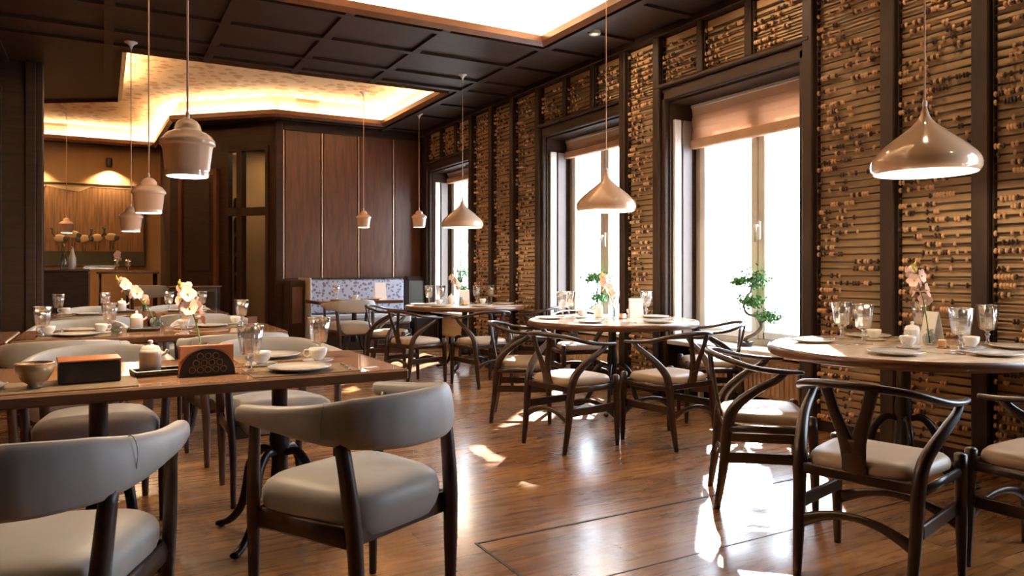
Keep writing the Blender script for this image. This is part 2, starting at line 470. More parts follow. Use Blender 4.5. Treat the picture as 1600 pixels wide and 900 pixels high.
# ceiling battens forming the coffers
cb = MB()
def clear(x, y):
    def inside(poly, m):
        xs = [p[0] for p in poly]; ys = [p[1] for p in poly]
        return min(xs) - m < x < max(xs) + m and min(ys) - m < y < max(ys) + m
    return not inside(C1, 0.05) and not (0.1 < x < 3.8 and 8.2 < y < 10.8) and not (-2 < x < 2.2 and 10.7 < y < 14.7)
for yb in (6.22, 6.95, 7.68, 8.15, 10.9):
    for (x0, x1) in ((-4.4, WX - 0.02),):
        if yb == 10.9: x0 = 2.4
        cb.box(x0, x1, yb - 0.04, yb + 0.04, CZ - 0.028, CZ)
for xb in (-3.6, -2.7, -1.8, -0.9, 0.05, 0.95, 1.85, 2.75, 3.85):
    for (y0, y1) in ((6.1, 8.3),):
        cb.box(xb - 0.04, xb + 0.04, y0, y1, CZ - 0.027, CZ)
for xb in (-3.6, -2.7, -1.8, -0.9, 0.05): cb.box(xb - 0.04, xb + 0.04, 8.3, 10.75 if xb < 0 else 10.6, CZ - 0.026, CZ)
cb.box(3.82, 3.90, 0.8, 11.1, CZ - 0.026, CZ)
for yb in (1.2, 2.1, 3.0, 3.9, 4.8, 5.6, 9.0, 9.8): cb.box(3.86, WX - 0.02, yb - 0.04, yb + 0.04, CZ - 0.0255, CZ)
struct('trim_6', cb, M['ceil_wood'])

# right wall with three window openings
rw = MB(); WT = 5.05
ys = sorted([-2.2, 16.0] + [v for _, a, b in WIN for v in (a, b)])
for i in range(0, len(ys), 2): rw.box(WX, WT, ys[i], ys[i + 1], 0, CZ + 0.02)
for _, a, b in WIN:
    rw.box(WX, WT, a, b, 2.72, CZ + 0.02)
    rw.box(4.80, WT, a, b, 0, 0.50)
struct('wall_right', rw, M['post_wood'])
# other walls
struct('wall_back', MB().box(2.32, WX, RY, RY + 0.15, 0, CZ), M['dark_wood'])
struct('wall_front', MB().box(-4.5, 5.05, -2.35, -2.2, 0, CZ + 0.4), M['dark_wood'])
struct('wall_left', MB().box(-4.65, -4.5, -2.35, 16.2, 0, CZ + 0.4), M['dark_wood'])
struct('wall_rear', MB().box(-4.5, 5.0, 14.95, 15.1, 0, CZ), M['plaster'])
pt = MB(); pt.box(-4.4, -0.62, 9.30, 9.46, 0, CZ)
struct('wall_partition', pt, M['dark_wood'])
pt = MB()
pt.box(-0.72, -0.62, 9.27, 9.30, 0.0, CZ, 0.01); pt.box(-1.0, -0.92, 9.275, 9.30, 0.3, 3.1, 0.01); pt.box(-0.62, -0.56, 9.28, 9.48, 0, CZ, 0.008)
struct('trim_7', pt, M['dark_wood'])

# windows -----------------------------------------------------------
for wi, (nm, y0, y1) in enumerate(WIN):
    root = empty('window_%d' % (wi + 1), (0, 0, 0)); root['kind'] = 'structure'
    cx = 4.93; mid = (y0 + y1) / 2 - (0.03 if wi == 0 else 0)
    f = MB()                                                      # outer frame
    f.box(cx - 0.06, cx + 0.06, y0, y0 + 0.07, 0.53, 2.72, 0.006); f.box(cx - 0.06, cx + 0.06, y1 - 0.09, y1, 0.53, 2.72, 0.006)
    f.box(cx - 0.06, cx + 0.06, y0, y1, 2.60, 2.72, 0.006); f.box(cx - 0.06, cx + 0.06, y0, y1, 0.51, 0.58, 0.006)
    f.build('window_frame', M['beige_paint'], root)
    for a, b in ((y0 + 0.05, mid), (mid, y1 - 0.07)):
        s_ = MB()
        for p_, q_ in ((a, a + 0.08), (b - 0.08, b)):
            s_.box(cx - 0.075, cx + 0.03, p_ + 0.003, q_ - 0.003, 0.58, 2.60, 0.008)
        s_.box(cx - 0.075, cx + 0.03, a + 0.05, b - 0.05, 0.58, 0.645, 0.008); s_.box(cx - 0.075, cx + 0.03, a + 0.05, b - 0.05, 2.53, 2.60, 0.008)
        sash = s_.build('sash', M['white_paint'], root)
        MB().box(cx - 0.008, cx + 0.0, a + 0.05, b - 0.05, 0.64, 2.54).build('pane', M['pane'], sash)
    h = MB(); h.box(cx - 0.10, cx - 0.075, mid - 0.045, mid - 0.012, 1.42, 1.58, 0.006)
    h.sweep([(cx - 0.11, mid - 0.03, 1.54), (cx - 0.135, mid - 0.03, 1.54), (cx - 0.14, mid - 0.03, 1.50), (cx - 0.14, mid - 0.03, 1.40)], (0.012, 0.012), 8)
    h.build('window_handle', M['white_paint'], root)
    # deep lining and casing
    c = MB()
    c.box(WX - 0.05, WX + 0.03, y0 - 0.09, y0 + 0.0, 0.0, 2.80, 0.01); c.box(WX - 0.05, WX + 0.03, y1, y1 + 0.09, 0.0, 2.80, 0.01)
    c.box(WX - 0.05, WX + 0.03, y0 - 0.09, y1 + 0.09, 2.72, 2.83, 0.01)
    c.box(WX - 0.09, WX + 0.03, y0 - 0.12, y1 + 0.12, 2.83, 2.87, 0.01)
    c.build('casing', M['dark_wood'], root)
    l = MB()
    l.box(WX, 4.87, y1 - 0.015, y1 - 0.001, 0.53, 2.72); l.box(WX, 4.87, y0 + 0.001, y0 + 0.015, 0.53, 2.72); l.box(WX, 4.87, y0, y1, 2.70, 2.72)
    l.build('reveal_lining', M['dark_wood'], root)
    sh = MB()                                                     # folded shutter leaves against the reveal
    sh.box(WX + 0.03, WX + 0.115, y1 - 0.045, y1 - 0.016, 0.56, 2.55, 0.006)
    sh.build('shutter_leaf', M['white_paint'], root)
    sh = MB(); sh.box(WX + 0.135, WX + 0.25, y1 - 0.04, y1 - 0.016, 0.56, 2.55, 0.006); sh.build('shutter_leaf', M['dim_shutter'], root)  # second leaf gets a darker copy of the paint, standing for shade
    MB().box(4.52, 4.87, y0 + 0.001, y1 - 0.001, 0.485, 0.525, 0.006).build('window_sill', M['sill'], root)

    # roman blind pulled up at the head
    b0 = (2.34, 2.53, 2.58, 2.58)[wi]
    bl = empty('roman_blind', (4.80, (y0 + y1) / 2, 2.66), 0, ('peach roman blind glowing at the head of the big near window', 'dark narrow rolled blind at the head of the middle window', 'narrow rolled blind at the head of the far window', 'rolled blind at the head of the front window beyond the right edge')[wi], 'blind')
    w2 = (y1 - y0) / 2 - 0.03
    q = MB()
    zs = [0.03, -0.06, -0.12, -0.18, 2.34 - 2.66 + 0.03] if wi == 0 else [0.03, -0.05, b0 - 2.66]
    for i in range(len(zs) - 1):
        xm = 0.012 * (i % 2)
        q.add([(xm, -w2, zs[i]), (xm, w2, zs[i]), (0.012 - xm, w2, zs[i + 1]), (0.012 - xm, -w2, zs[i + 1]), (xm + 0.004, -w2, zs[i]), (xm + 0.004, w2, zs[i]), (0.016 - xm, w2, zs[i + 1]), (0.016 - xm, -w2, zs[i + 1])],
              [(0, 1, 2, 3), (7, 6, 5, 4), (0, 4, 5, 1), (3, 2, 6, 7), (0, 3, 7, 4), (1, 5, 6, 2)])
    q.build('blind_cloth', M['blind'], bl)
    q = MB(); q.box(-0.02, 0.04, -w2, w2, b0 - 2.66 - 0.05, b0 - 2.66 + 0.035, 0.01); q.build('blind_fold', M['fold'], bl)
    q = MB(); q.box(-0.012, 0.03, -w2, w2, 0.01, 0.04, 0.004); q.build('head_rail', M['white_paint'], bl)

# ground outside so the wall does not hover over nothing
struct('ground_outside', MB().box(5.3, 30, -10, 30, -0.6, -0.5), M['outer'])

# radiators ---------------------------------------------------------
def make_radiator():
    r = empty('radiator')
    b = MB(); b.box(-0.025, 0.04, -0.60, 0.60, 0.13, 0.435, 0.006)
    n_ = 26
    for i in range(n_):
        y = -0.58 + 1.16 * i / (n_ - 1)
        b.box(-0.042, -0.02, y - 0.013, y + 0.013, 0.15, 0.415, 0.006)
    b.build('radiator_body', M['radiator'], r)
    g_ = MB(); g_.box(-0.045, 0.045, -0.61, 0.61, 0.435, 0.447, 0.003)
    g_.build('top_grille', M['radiator'], r)
    for s_ in (-1, 1):
        q = MB(); q.box(-0.02, 0.03, s_ * 0.5 - 0.015, s_ * 0.5 + 0.015, 0.0, 0.135, 0.003); q.build('foot', M['radiator'], r)
    v_ = MB(); v_.sweep([(0, 0.60, 0.18), (0, 0.65, 0.18), (0, 0.65, 0.0)], 0.011, 8); v_.build('pipe', M['radiator'], r)
    return r
for nm, (w, y0, y1) in zip(('beige ribbed radiator under the sunlit near window', 'beige ribbed radiator under the middle window', 'beige ribbed radiator under the far window', 'beige ribbed radiator under the front window beyond the right edge'), WIN):
    place('rad', make_radiator, (4.69, (y0 + y1) / 2 - 0.02, 0), 0, nm, 'radiator', 'radiators under the windows')

# posts between the abacus panels ------------------------------------
POST = [0.13, 1.79, 2.40, 2.98, 3.60, 5.27, 5.78, 7.40, 8.02, 8.60, 9.20, 10.81]
OVER = [(4.18,), (4.72,), (6.31,), (6.84,), (9.73,), (10.25,)]
pb = MB()
for i, y in enumerate(POST):
    w_ = 0.05 if i < 4 else 0.045
    pb.box(WX - 0.085, WX, y - w_, y + w_, 0.0, CZ, 0.008)
for (y,) in OVER: pb.box(WX - 0.07, WX, y - 0.035, y + 0.035, 2.87, CZ, 0.008)
pb.box(WX - 0.10, WX, 0.0, RY, CZ - 0.07, CZ, 0.008)
struct('trim_8', pb, M['post_wood'])

bead_me = {}
def bead_mesh(kind):
    if kind not in bead_me:
        m = MB(); r = 0.019
        m.sweep([(0, -0.0085, 0), (0, -0.005, 0), (0, 0.0, 0), (0, 0.005, 0), (0, 0.0085, 0)], [0.008, 0.015, r, 0.015, 0.008], 8)
        me = bpy.data.meshes.new('bead'); me.from_pydata(m.v, [], m.f); me.polygons.foreach_set('use_smooth', m.sm)
        me.materials.append(M['bead_light'] if kind else M['bead_dark']); bead_me[kind] = (me, m)
    return bead_me[kind]
def abacus(y0, y1, z0, z1, label, singles, grp='abacus panels lining the window wall'):
    root = empty('abacus_panel', (WX, (y0 + y1) / 2, z0), 0, label, 'wall panel', grp)
    hw = (y1 - y0) / 2; H = z1 - z0
    bb = MB(); bb.box(-0.012, -0.0005, -hw, hw, 0, H); bb.build('backboard', M['wall_amber'], root)
    pitch = 0.0505; n_ = int((H - 0.03) / pitch)
    rest = MB(); used = 0
    rl = None; all_rods = MB()
    cand = []
    for i in range(n_):
        z = 0.035 + i * pitch + rnd.uniform(-0.002, 0.002)
        # beads gather in clumps along the rod
        pos = []
        cnt = rnd.choice([5, 7, 8, 9, 9, 10])
        a = rnd.choice([-hw + 0.025, rnd.uniform(-hw + 0.03, hw * 0.3), rnd.uniform(-hw + 0.03, 0)])
        for q in range(cnt):
            a += rnd.choice([0.0185, 0.0185, 0.0185, 0.024, 0.05, 0.09 if q < 5 else 0.03])
            if a < hw - 0.015: pos.append(a)
        if pos and rnd.random() < 0.35:
            sh_ = hw - 0.015 - pos[-1]; pos = [p + sh_ for p in pos]
        if singles and i < 100:
            rod = None
            m = MB(); m.sweep([(0, -hw, 0), (0, hw, 0)], 0.0068, 6)  # rod made thicker to include the dark of its shadow
            if rl is None:
                rod = m.build('rod', M['rod'], root); rl = rod
            else:
                rod = rl.copy(); C.objects.link(rod)
            rod.parent = root; rod.location = (-0.036, 0, z)
        else:
            all_rods.sweep([(-0.036, -hw, z), (-0.036, hw, z)], 0.0068, 5)
            rod = None
        for q, p in enumerate(pos):
            kind = rnd.random() < 0.62  # real two-tone beads; extra dark ones stand for shading between tan beads
            cand.append((abs(z0 + z - 1.5), rod, z, p, kind))
    cand.sort(key=lambda t: t[0])
    for j, (d_, rod, z, p, kind) in enumerate(cand):
        me, src = bead_mesh(kind)
        if rod is not None and j < 100:
            o = bpy.data.objects.new('bead', me); C.objects.link(o); o.parent = rod; o.location = (0, p, 0)
        else:
            rest.cur = 0 if kind else 1
            rest.add([(v[0] - 0.036, v[1] + p, v[2] + z) for v in src.v], src.f, True)
    if rest.v:
        o = rest.build('beads', [M['bead_light'], M['bead_dark']], root)
        o['kind'] = 'stuff'
    if all_rods.v:
        o = all_rods.build('rods', M['rod'], root)
        if not singles: o['kind'] = 'stuff'
    for s_ in (-1, 1):
        b = MB(); b.box(-0.045, 0, s_ * hw - (0.012 if s_ > 0 else 0), s_ * hw + (0.012 if s_ < 0 else 0), 0, H, 0.002); b.build('side_rail', M['post_wood'], root)
    return root
abacus(1.84, 2.35, 0.08, 3.30, 'tall abacus panel at the right edge of the picture', True)
abacus(2.45, 2.93, 0.08, 3.30, 'tall abacus panel behind the big near pendant lamp', True)
abacus(3.03, 3.55, 0.08, 3.30, 'tall abacus panel right of the big near window', True)
abacus(5.32, 5.73, 0.08, 3.30, 'tall abacus panel between the near and middle windows', True)
abacus(7.45, 7.97, 0.08, 3.30, 'tall abacus panel directly left of the middle window', True)
abacus(8.07, 8.55, 0.08, 3.30, 'tall abacus panel midway between the middle and far windows', True)
abacus(8.65, 9.15, 0.08, 3.30, 'tall abacus panel directly right of the far window', True)
hd = 'short abacus panel above the %s window, %s of three'
for a, b, t in ((3.65, 4.14, hd % ('near', 'rightmost')), (4.22, 4.68, hd % ('near', 'middle')), (4.76, 5.22, hd % ('near', 'leftmost')),
                (5.83, 6.27, hd % ('middle', 'rightmost')), (6.35, 6.80, hd % ('middle', 'middle')), (6.88, 7.35, hd % ('middle', 'leftmost')),
                (9.25, 9.69, hd % ('far', 'rightmost')), (9.77, 10.21, hd % ('far', 'middle')), (10.29, 10.76, hd % ('far', 'leftmost'))):
    abacus(a, b, 2.88, 3.30, t, a < 8, 'short abacus panels above the windows')

# rear panelled wall -------------------------------------------------
edges = [2.34, 2.91, 3.48, 4.05, 4.53]
q = MB(); q.box(2.33, WX - 0.09, RY - 0.05, RY, 3.24, CZ, 0.01); q.box(2.33, WX - 0.09, RY - 0.05, RY, 0.96, 1.03, 0.01)
q.box(2.22, 2.33, RY - 0.06, RY + 0.15, 0, CZ, 0.01)
struct('trim_9', q, M['dark_wood'])
for i in range(4):
    a, b = edges[i], edges[i + 1]
    o = MB().box(a + 0.022, b - 0.022, RY - 0.03, RY - 0.001, 1.03, 3.24, 0.006).build('wall_panel', M['panel_wood'])
    tag(o, ('tall walnut wall panel at the left end above the banquette', 'tall walnut wall panel, second from the left above the banquette', 'tall walnut wall panel, third from the left above the banquette', 'tall walnut wall panel catching daylight beside the far window')[i], 'wall panel', 'walnut panels above the banquette')
q = MB()
for x in edges[:-1]: q.box(x - 0.008, x + 0.008, RY - 0.035, RY - 0.0, 1.03, 3.24, 0.002)
struct('trim_10', q, mat('brass_strip', (0.85, 0.60, 0.42), 0.35, metal=0.7))

# angled wall with the glazed door, from (2.32,11.15) to (0.95,12.60)
A = Vector((2.24, 11.2)); B = Vector((0.93, 12.62)); AB = B - A; AL = AB.length; u_ = AB / AL
nrm = Vector((-u_.y, u_.x)); nrm = nrm if nrm.dot(Vector((-1, -1))) > 0 else -nrm
def angled(mb, t0, t1, z0, z1, d0, d1, b=0.0):
    """box along the angled wall: t along it, d towards the room"""
    pts = []
    for t, d in ((t0, d0), (t1, d0), (t1, d1), (t0, d1)):
        p_ = A + u_ * t + nrm * d; pts.append((p_.x, p_.y))
    mb.poly(pts, z0, z1)
    return mb
aw = MB()
for t0, t1, z0, z1 in ((0, 0.10, 0, CZ), (0.10, 0.86, 3.02, CZ), (0.86, 0.98, 0, CZ), (0.98, AL, 0, CZ)):
    angled(aw, t0, t1, z0, z1, -0.08, 0.02)
struct('wall_angled', aw, M['dark_wood'])
dr = empty('door_1'); dr['kind'] = 'structure'
fr_ = MB()
for t0, t1 in ((0.10, 0.15), (0.56, 0.66), (0.81, 0.86)): angled(fr_, t0, t1, 0, 3.02, -0.05, 0.05)
angled(fr_, 0.15, 0.81, 2.95, 3.02, -0.05, 0.05); angled(fr_, 0.15, 0.81, 1.98, 2.10, -0.05, 0.05); angled(fr_, 0.15, 0.81, 0, 0.12, -0.05, 0.05)
fr_.build('door_frame', M['dark_wood'], dr)
for t0, t1, z0, z1 in ((0.15, 0.56, 2.10, 2.95), (0.66, 0.81, 2.10, 2.95), (0.15, 0.56, 0.12, 1.98), (0.66, 0.81, 0.12, 1.98)):
    angled(MB(), t0, t1, z0, z1, -0.008, 0.0).build('pane', M['pane'], dr)
# closed panelled door further along
dd = empty('door_2'); dd['kind'] = 'structure'
q = MB(); angled(q, 1.06, 1.66, 0.0, 2.62, 0.02, 0.06); q.build('door_leaf', M['dark_wood'], dd)
q = MB(); angled(q, 1.14, 1.58, 1.15, 2.5, 0.06, 0.072); angled(q, 1.14, 1.58, 0.15, 1.0, 0.06, 0.072); q.build('door_panel', M['dark_wood'], dd)
q = MB(); angled(q, 1.0, 1.06, 0, 2.7, 0.02, 0.08); angled(q, 1.66, 1.72, 0, 2.7, 0.02, 0.08); angled(q, 1.0, 1.72, 2.62, 2.7, 0.02, 0.08); q.build('door_casing', M['edge_wood'], dd)
# return wall running back and side room behind the glass
struct('wall_return', MB().box(0.93, 1.05, 12.6, 14.95, 0, CZ), M['dark_wood'])
# framed photographs in the side room
struct('wall_side_room', MB().box(1.9, 4.4, 13.1, 13.2, 0, CZ), M['plaster'])
pc = Vector((1.98, 13.02))
for i in range(5):
    z = 2.25 - i * 0.33
    o = empty('framed_photo', (2.02, 13.06, z), 0, ('small black-framed photo behind the glazed door, topmost of the column', 'small black-framed photo behind the glazed door, second from the top', 'small black-framed photo behind the glazed door, middle of the column', 'small black-framed photo behind the glazed door, second from the bottom', 'small black-framed photo behind the glazed door, lowest of the column')[i], 'framed photo', 'framed photos behind the glazed door')
    MB().box(-0.07, 0.07, 0.0, 0.04, -0.13, 0.13, 0.006).build('picture_frame', M['black'], o)
    MB().box(-0.05, 0.05, -0.004, 0.0, -0.10, 0.10).build('print', M['photo_paper'], o)
area('side_room_light', (2.6, 12.3, 3.2), (2.6, 12.3, 0), 0.5, 0.5, 16, WARM)

# air grilles in the rear recess
def make_grille():
    r = empty('air_grille')
    q = MB(); q.box(-0.17, 0.17, -0.012, 0.0, -0.08, -0.068); q.box(-0.17, 0.17, -0.012, 0, 0.068, 0.08); q.box(-0.17, -0.155, -0.012, 0, -0.08, 0.08); q.box(0.155, 0.17, -0.012, 0, -0.08, 0.08)
    q.build('grille_frame', M['cove_white'], r)
    q = MB()
    for i in range(8): q.box(-0.155, 0.155, -0.01, -0.002, -0.062 + i * 0.0165, -0.054 + i * 0.0165)
    q.build('louvre', M['cove_white'], r)
    MB().box(-0.155, 0.155, -0.0018, -0.0005, -0.068, 0.068).build('dark_duct_sheet', M['black'], r)  # black sheet standing in for the dark inside the duct
    return r
place('grille', make_grille, (2.62, 10.818, 3.53), 0, 'louvred air grille in the plaster side of the recess above the panelled wall', 'air vent', 'air grilles in the rear ceiling recess')
place('grille', make_grille, (-0.72, 14.648, 3.53), 0, 'louvred air grille at the far left above the painting wall', 'air vent', 'air grilles in the rear ceiling recess')

# small ceiling spot near the corner of the main recess
o = empty('ceiling_spotlight', (3.98, 5.55, CZ - 0.028), 0, 'small white recessed spotlight in the dark ceiling beside the main recess', 'spotlight')
MB().lathe([(0.03, -0.004), (0.05, -0.006), (0.055, 0.0), (0.055, 0.028)], 20).build('spotlight_ring', M['white_paint'], o)
MB().cyl(0, 0, -0.003, 0.01, 0.03, 16).build('spotlight_lens', M['lamp_in'], o)

# ================================================================== FURNITURE
def make_wishbone():
    r = empty('wishbone_chair'); W = M['chair_wood']
    for s_ in (-1, 1):                                            # rear legs sweep up and forward under the rail
        p = [(s_ * .200, -.235, 0), (s_ * .207, -.205, .20), (s_ * .212, -.185, .40), (s_ * .222, -.155, .50), (s_ * .252, -.06, .59), (s_ * .268, .03, .645), (s_ * .270, .075, .683)]
        b = MB(); b.sweep(cat(p, 5), lerp_list([(.015, .015), (.022, .023), (.025, .028), (.024, .027), (.020, .022), (.017, .018), (.013, .013)], 5), 10, up=(0, 1, 0))
        b.build('rear_leg', W, r)
        p = [(s_ * .235, .215, 0), (s_ * .235, .21, .2), (s_ * .235, .20, .465)]
        b = MB(); b.sweep(cat(p, 4), lerp_list([(.014, .014), (.022, .022), (.023, .023)], 4), 10, up=(0, 1, 0))
        b.ball((s_ * .235, .20, .463), .023, 8, 6, (1, 1, .5))
        b.build('front_leg', W, r)
        b = MB(); b.box(s_ * .222 - .009, s_ * .222 + .009, -.19, .205, .235, .285, .004)
        b.sweep([(s_ * .225, -.19, .40), (s_ * .235, .20, .40)], (.011, .020), 8)
        b.build('side_rail', W, r)
    p = [(-.272, .155, .684), (-.275, .06, .686), (-.262, -.07, .700), (-.20, -.185, .732), (-.10, -.245, .748), (0, -.262, .752)]
    p = p + [(-x, y, z) for x, y, z in p[-2::-1]]
    rr = [(.011, .009), (.020, .012), (.018, .013), (.016, .014), (.017, .015), (.018, .016)]; rr = rr + rr[-2::-1]
    b = MB(); b.sweep(cat(p, 6), lerp_list(rr, 6), 10); b.build('top_rail', W, r)
    b = MB()                                                      # Y-shaped splat
    b.sweep(cat([(0, -.185, .395), (0, -.205, .47), (0, -.222, .55)], 4), lerp_list([(.052, .009), (.044, .009), (.052, .009)], 4), 8, up=(0, 1, 0.2))
    for s_ in (-1, 1):
        b.sweep(cat([(s_ * .014, -.215, .50), (s_ * .030, -.226, .57), (s_ * .060, -.242, .66), (s_ * .082, -.252, .742)], 4), lerp_list([(.030, .0088), (.027, .0088), (.022, .0088), (.024, .0088)], 4), 8, up=(0, 1, 0.2))
    b.build('splat', W, r)
    for q in ((-.225, .225, .19, .212), (-.205, .205, -.20, -.182)):
        b = MB(); b.box(*q, .385, .425, .005); b.build('seat_rail', W, r)
    # arched stretchers front and back
    for y, zz in ((.205, .20), (-.205, .20)):
        w_ = .225 if y > 0 else .205
        pts = [(-w_, y, zz), (-w_ * .5, y, zz + .045), (0, y, zz + .06), (w_ * .5, y, zz + .045), (w_, y, zz)]
        b = MB(); b.sweep(cat(pts, 4), lerp_list([(.008, .026), (.008, .018), (.008, .014), (.008, .018), (.008, .026)], 4), 8)
        b.build('stretcher', W, r)
    b = MB(); rings = []
    def ring(k, z):
        pts = []; n = 36
        for j in range(n):
            a = 2 * PI * j / n
            c_, s2 = math.cos(a), math.sin(a)
            x = math.copysign(abs(c_) ** 0.42, c_); y = math.copysign(abs(s2) ** 0.42, s2)
            w_ = .215 + .018 * y
            pts.append((x * w_ * k, y * .198 * k + .005, z))
        return pts
    for k, z in ((.93, .415), (1.0, .424), (1.01, .440), (.985, .456), (.93, .468), (.75, .476), (.4, .478), (.05, .478)): rings.append(ring(k, z))
    b.loft(rings); b.build('seat_cushion', M['cream'], r)
    return r

def make_armchair():
    r = empty('round_back_armchair'); W = M['armchair_wood']
    for s_ in (-1, 1):
        p = [(s_ * .212, -.222, 0), (s_ * .214, -.222, .25), (s_ * .224, -.210, .45), (s_ * .236, -.178, .66)]
        b = MB(); b.sweep(cat(p, 4), lerp_list([(.014, .015), (.023, .026), (.025, .028), (.022, .024)], 4), 10, up=(0, 1, 0)); b.build('rear_leg', W, r)
        p = [(s_ * .265, .215, 0), (s_ * .265, .21, .25), (s_ * .275, .20, .45), (s_ * .288, .17, .70)]
        b = MB(); b.sweep(cat(p, 4), lerp_list([(.013, .014), (.019, .021), (.020, .023), (.016, .018)], 4), 10, up=(0, 1, 0)); b.build('front_leg', W, r)
    b = MB(); b.box(-.255, .255, .185, .207, .33, .40, .006); b.box(-.23, .23, -.20, -.18, .33, .40, .006)
    for s_ in (-1, 1): b.sweep([(s_ * .225, -.19, .365), (s_ * .262, .19, .365)], (.012, .035), 8)
    b.build('seat_frame', W, r)
    # seat: thick padded cushion with a soft crown
    b = MB(); rings = []
    for k, z in ((.86, .340), (.95, .350), (1.01, .380), (1.045, .415), (1.04, .445), (1.0, .470), (.91, .487), (.72, .498), (.4, .502), (.05, .503)):
        pts = []; n = 44
        for j in range(n):
            a = 2 * PI * j / n; c_, s2 = math.cos(a), math.sin(a)
            x = math.copysign(abs(c_) ** 0.5, c_); y = math.copysign(abs(s2) ** 0.5, s2)
            w_ = .238 + .03 * y
            pts.append((x * w_ * k, y * .232 * k + .01, z + (0.006 * math.sin(3 * a) if k > 1 else 0)))
        rings.append(pts)
    b.loft(rings); b.build('seat', M['grey'], r)
    # arm and back band: thin at the tips, a broad padded band at the back
    P = [(-.300, .225, .706), (-.305, .13, .707), (-.300, .02, .707), (-.275, -.10, .706), (-.215, -.20, .706), (-.115, -.265, .706), (0, -.285, .706)]
    Rd = [(.024, .026), (.030, .032), (.029, .040), (.026, .056), (.025, .074), (.026, .082), (.027, .084)]
    P = P + [(-x, y, z) for x, y, z in P[-2::-1]]; Rd = Rd + Rd[-2::-1]
    b = MB(); path = cat(P, 6); rad = lerp_list(Rd, 6)
    rings = []; n = 14; k = len(path)
    for i in range(k):
        t = (path[min(i + 1, k - 1)] - path[max(i - 1, 0)]).normalized(); side = t.cross(Vector((0, 0, 1))).normalized(); u = side.cross(t)
        a_, b_ = rad[i]; tilt = side * (-0.12)                     # band leans slightly outwards at the top
        rg = []
        for j in range(n):
            an = 2 * PI * j / n; cx_ = math.copysign(abs(math.cos(an)) ** .7, math.cos(an)); sz = math.copysign(abs(math.sin(an)) ** .8, math.sin(an))
            wr = 1 + 0.03 * math.sin(i * 1.9)
            rg.append(path[i] + side * a_ * cx_ * wr + (u + tilt) * b_ * sz)
        rings.append(rg)
    for e, sgn in ((0, 1), (-1, -1)):                              # rounded tips
        c0 = sum(rings[e], Vector()) / n; d_ = (path[1] - path[0]).normalized() if e == 0 else (path[-2] - path[-1]).normalized()
        tip = [c0 + (v - c0) * .45 - d_ * .016 for v in rings[e]]; mid_ = [c0 + (v - c0) * .82 - d_ * .010 for v in rings[e]]
        if e == 0: rings = [tip, mid_] + rings
        else: rings = rings + [mid_, tip]
    b.loft(rings); b.build('padded_back', M['grey'], r)
    # stitched seams where the band turns into the arms
    for s_ in (-1, 1):
        b = MB()
        for q in (1,):
            c0 = Vector((s_ * .262, -.13, .706))
            t = Vector((s_ * -.5, -.85, 0)).normalized(); side = t.cross(Vector((0, 0, 1))).normalized()
            pts = [c0 + side * .0290 * math.cos(2 * PI * j / 20) + Vector((0, 0, 1)) * .062 * math.sin(2 * PI * j / 20) + side * -0.12 * .062 * math.sin(2 * PI * j / 20) for j in range(21)]
            b.sweep(pts, .0015, 5, cap=False)
        b.build('seam', M['grey'], r)
    return r

def pedestal(r, h=0.715, spread=0.30, double=None):
    K = M['black']
    for cx in (double or (0,)):
        b = MB(); b.lathe([(0.0, .16), (.05, .16), (.055, .20), (.04, .24), (.034, .32), (.045, .42), (.034, .50), (.034, h - .05), (.07, h - .03), (.07, h)], 20, (cx, 0, 0)); b.build('pedestal', K, r)
        for i in range(4):
            a = PI / 4 + i * PI / 2; c_, s_ = math.cos(a), math.sin(a)
            pts = [(cx + c_ * x, s_ * x, z) for x, z in ((.03, .36), (.09, .37), (.15, .30), (.17, .20), (.20, .10), (.26, .035), (spread + .02, .016))]
            q = MB(); q.sweep(cat(pts, 4), lerp_list([(.012, .014), (.014, .02), (.016, .022), (.016, .022), (.016, .02), (.018, .016), (.02, .012)], 4), 8)
            q.ball((cx + c_ * spread, s_ * spread, .013), .018, 8, 6, (1, 1, .7))
            q.build('curved_foot', K, r)
        b = MB(); b.box(cx - .22, cx + .22, -.02, .02, h - .02, h + .005, .004); b.box(cx - .02, cx + .02, -.22, .22, h - .019, h + .004, .004); b.build('top_bracket', K, r)

def rect_table(loc, w, d, label, group, double):
    r = empty('dining_table', loc, 0, label, 'table', group)
    b = MB(); b.box(-w / 2, w / 2, -d / 2, d / 2, .728, .75, .006); b.build('tabletop', M['table_wood'], r)
    b = MB(); e = .012
    for x0, x1, y0, y1 in ((-w / 2 - e, w / 2 + e, -d / 2 - e, -d / 2 + .015), (-w / 2 - e, w / 2 + e, d / 2 - .015, d / 2 + e), (-w / 2 - e, -w / 2 + .015, -d / 2, d / 2), (w / 2 - .015, w / 2 + e, -d / 2, d / 2)):
        b.box(x0, x1, y0, y1, .705, .7495, .008)
    b.build('edge_band', M['edge_wood'], r)
    pedestal(r, .705, .30, double)
    return r
def round_table(loc, rad, label, group):
    r = empty('round_table', loc, 0, label, 'table', group)
    MB().lathe([(0, .722), (rad - .02, .722), (rad - .004, .73), (rad - .004, .7505), (rad - .02, .7525), (0, .7525)], 64).build('tabletop', M['round_wood'], r)
    MB().lathe([(rad - .03, .700), (rad - .004, .702), (rad + .006, .712), (rad + .008, .735), (rad, .748), (rad - .006, .7515)], 64).build('edge_band', M['edge_wood'], r)
    pedestal(r, .705, .34)
    return r

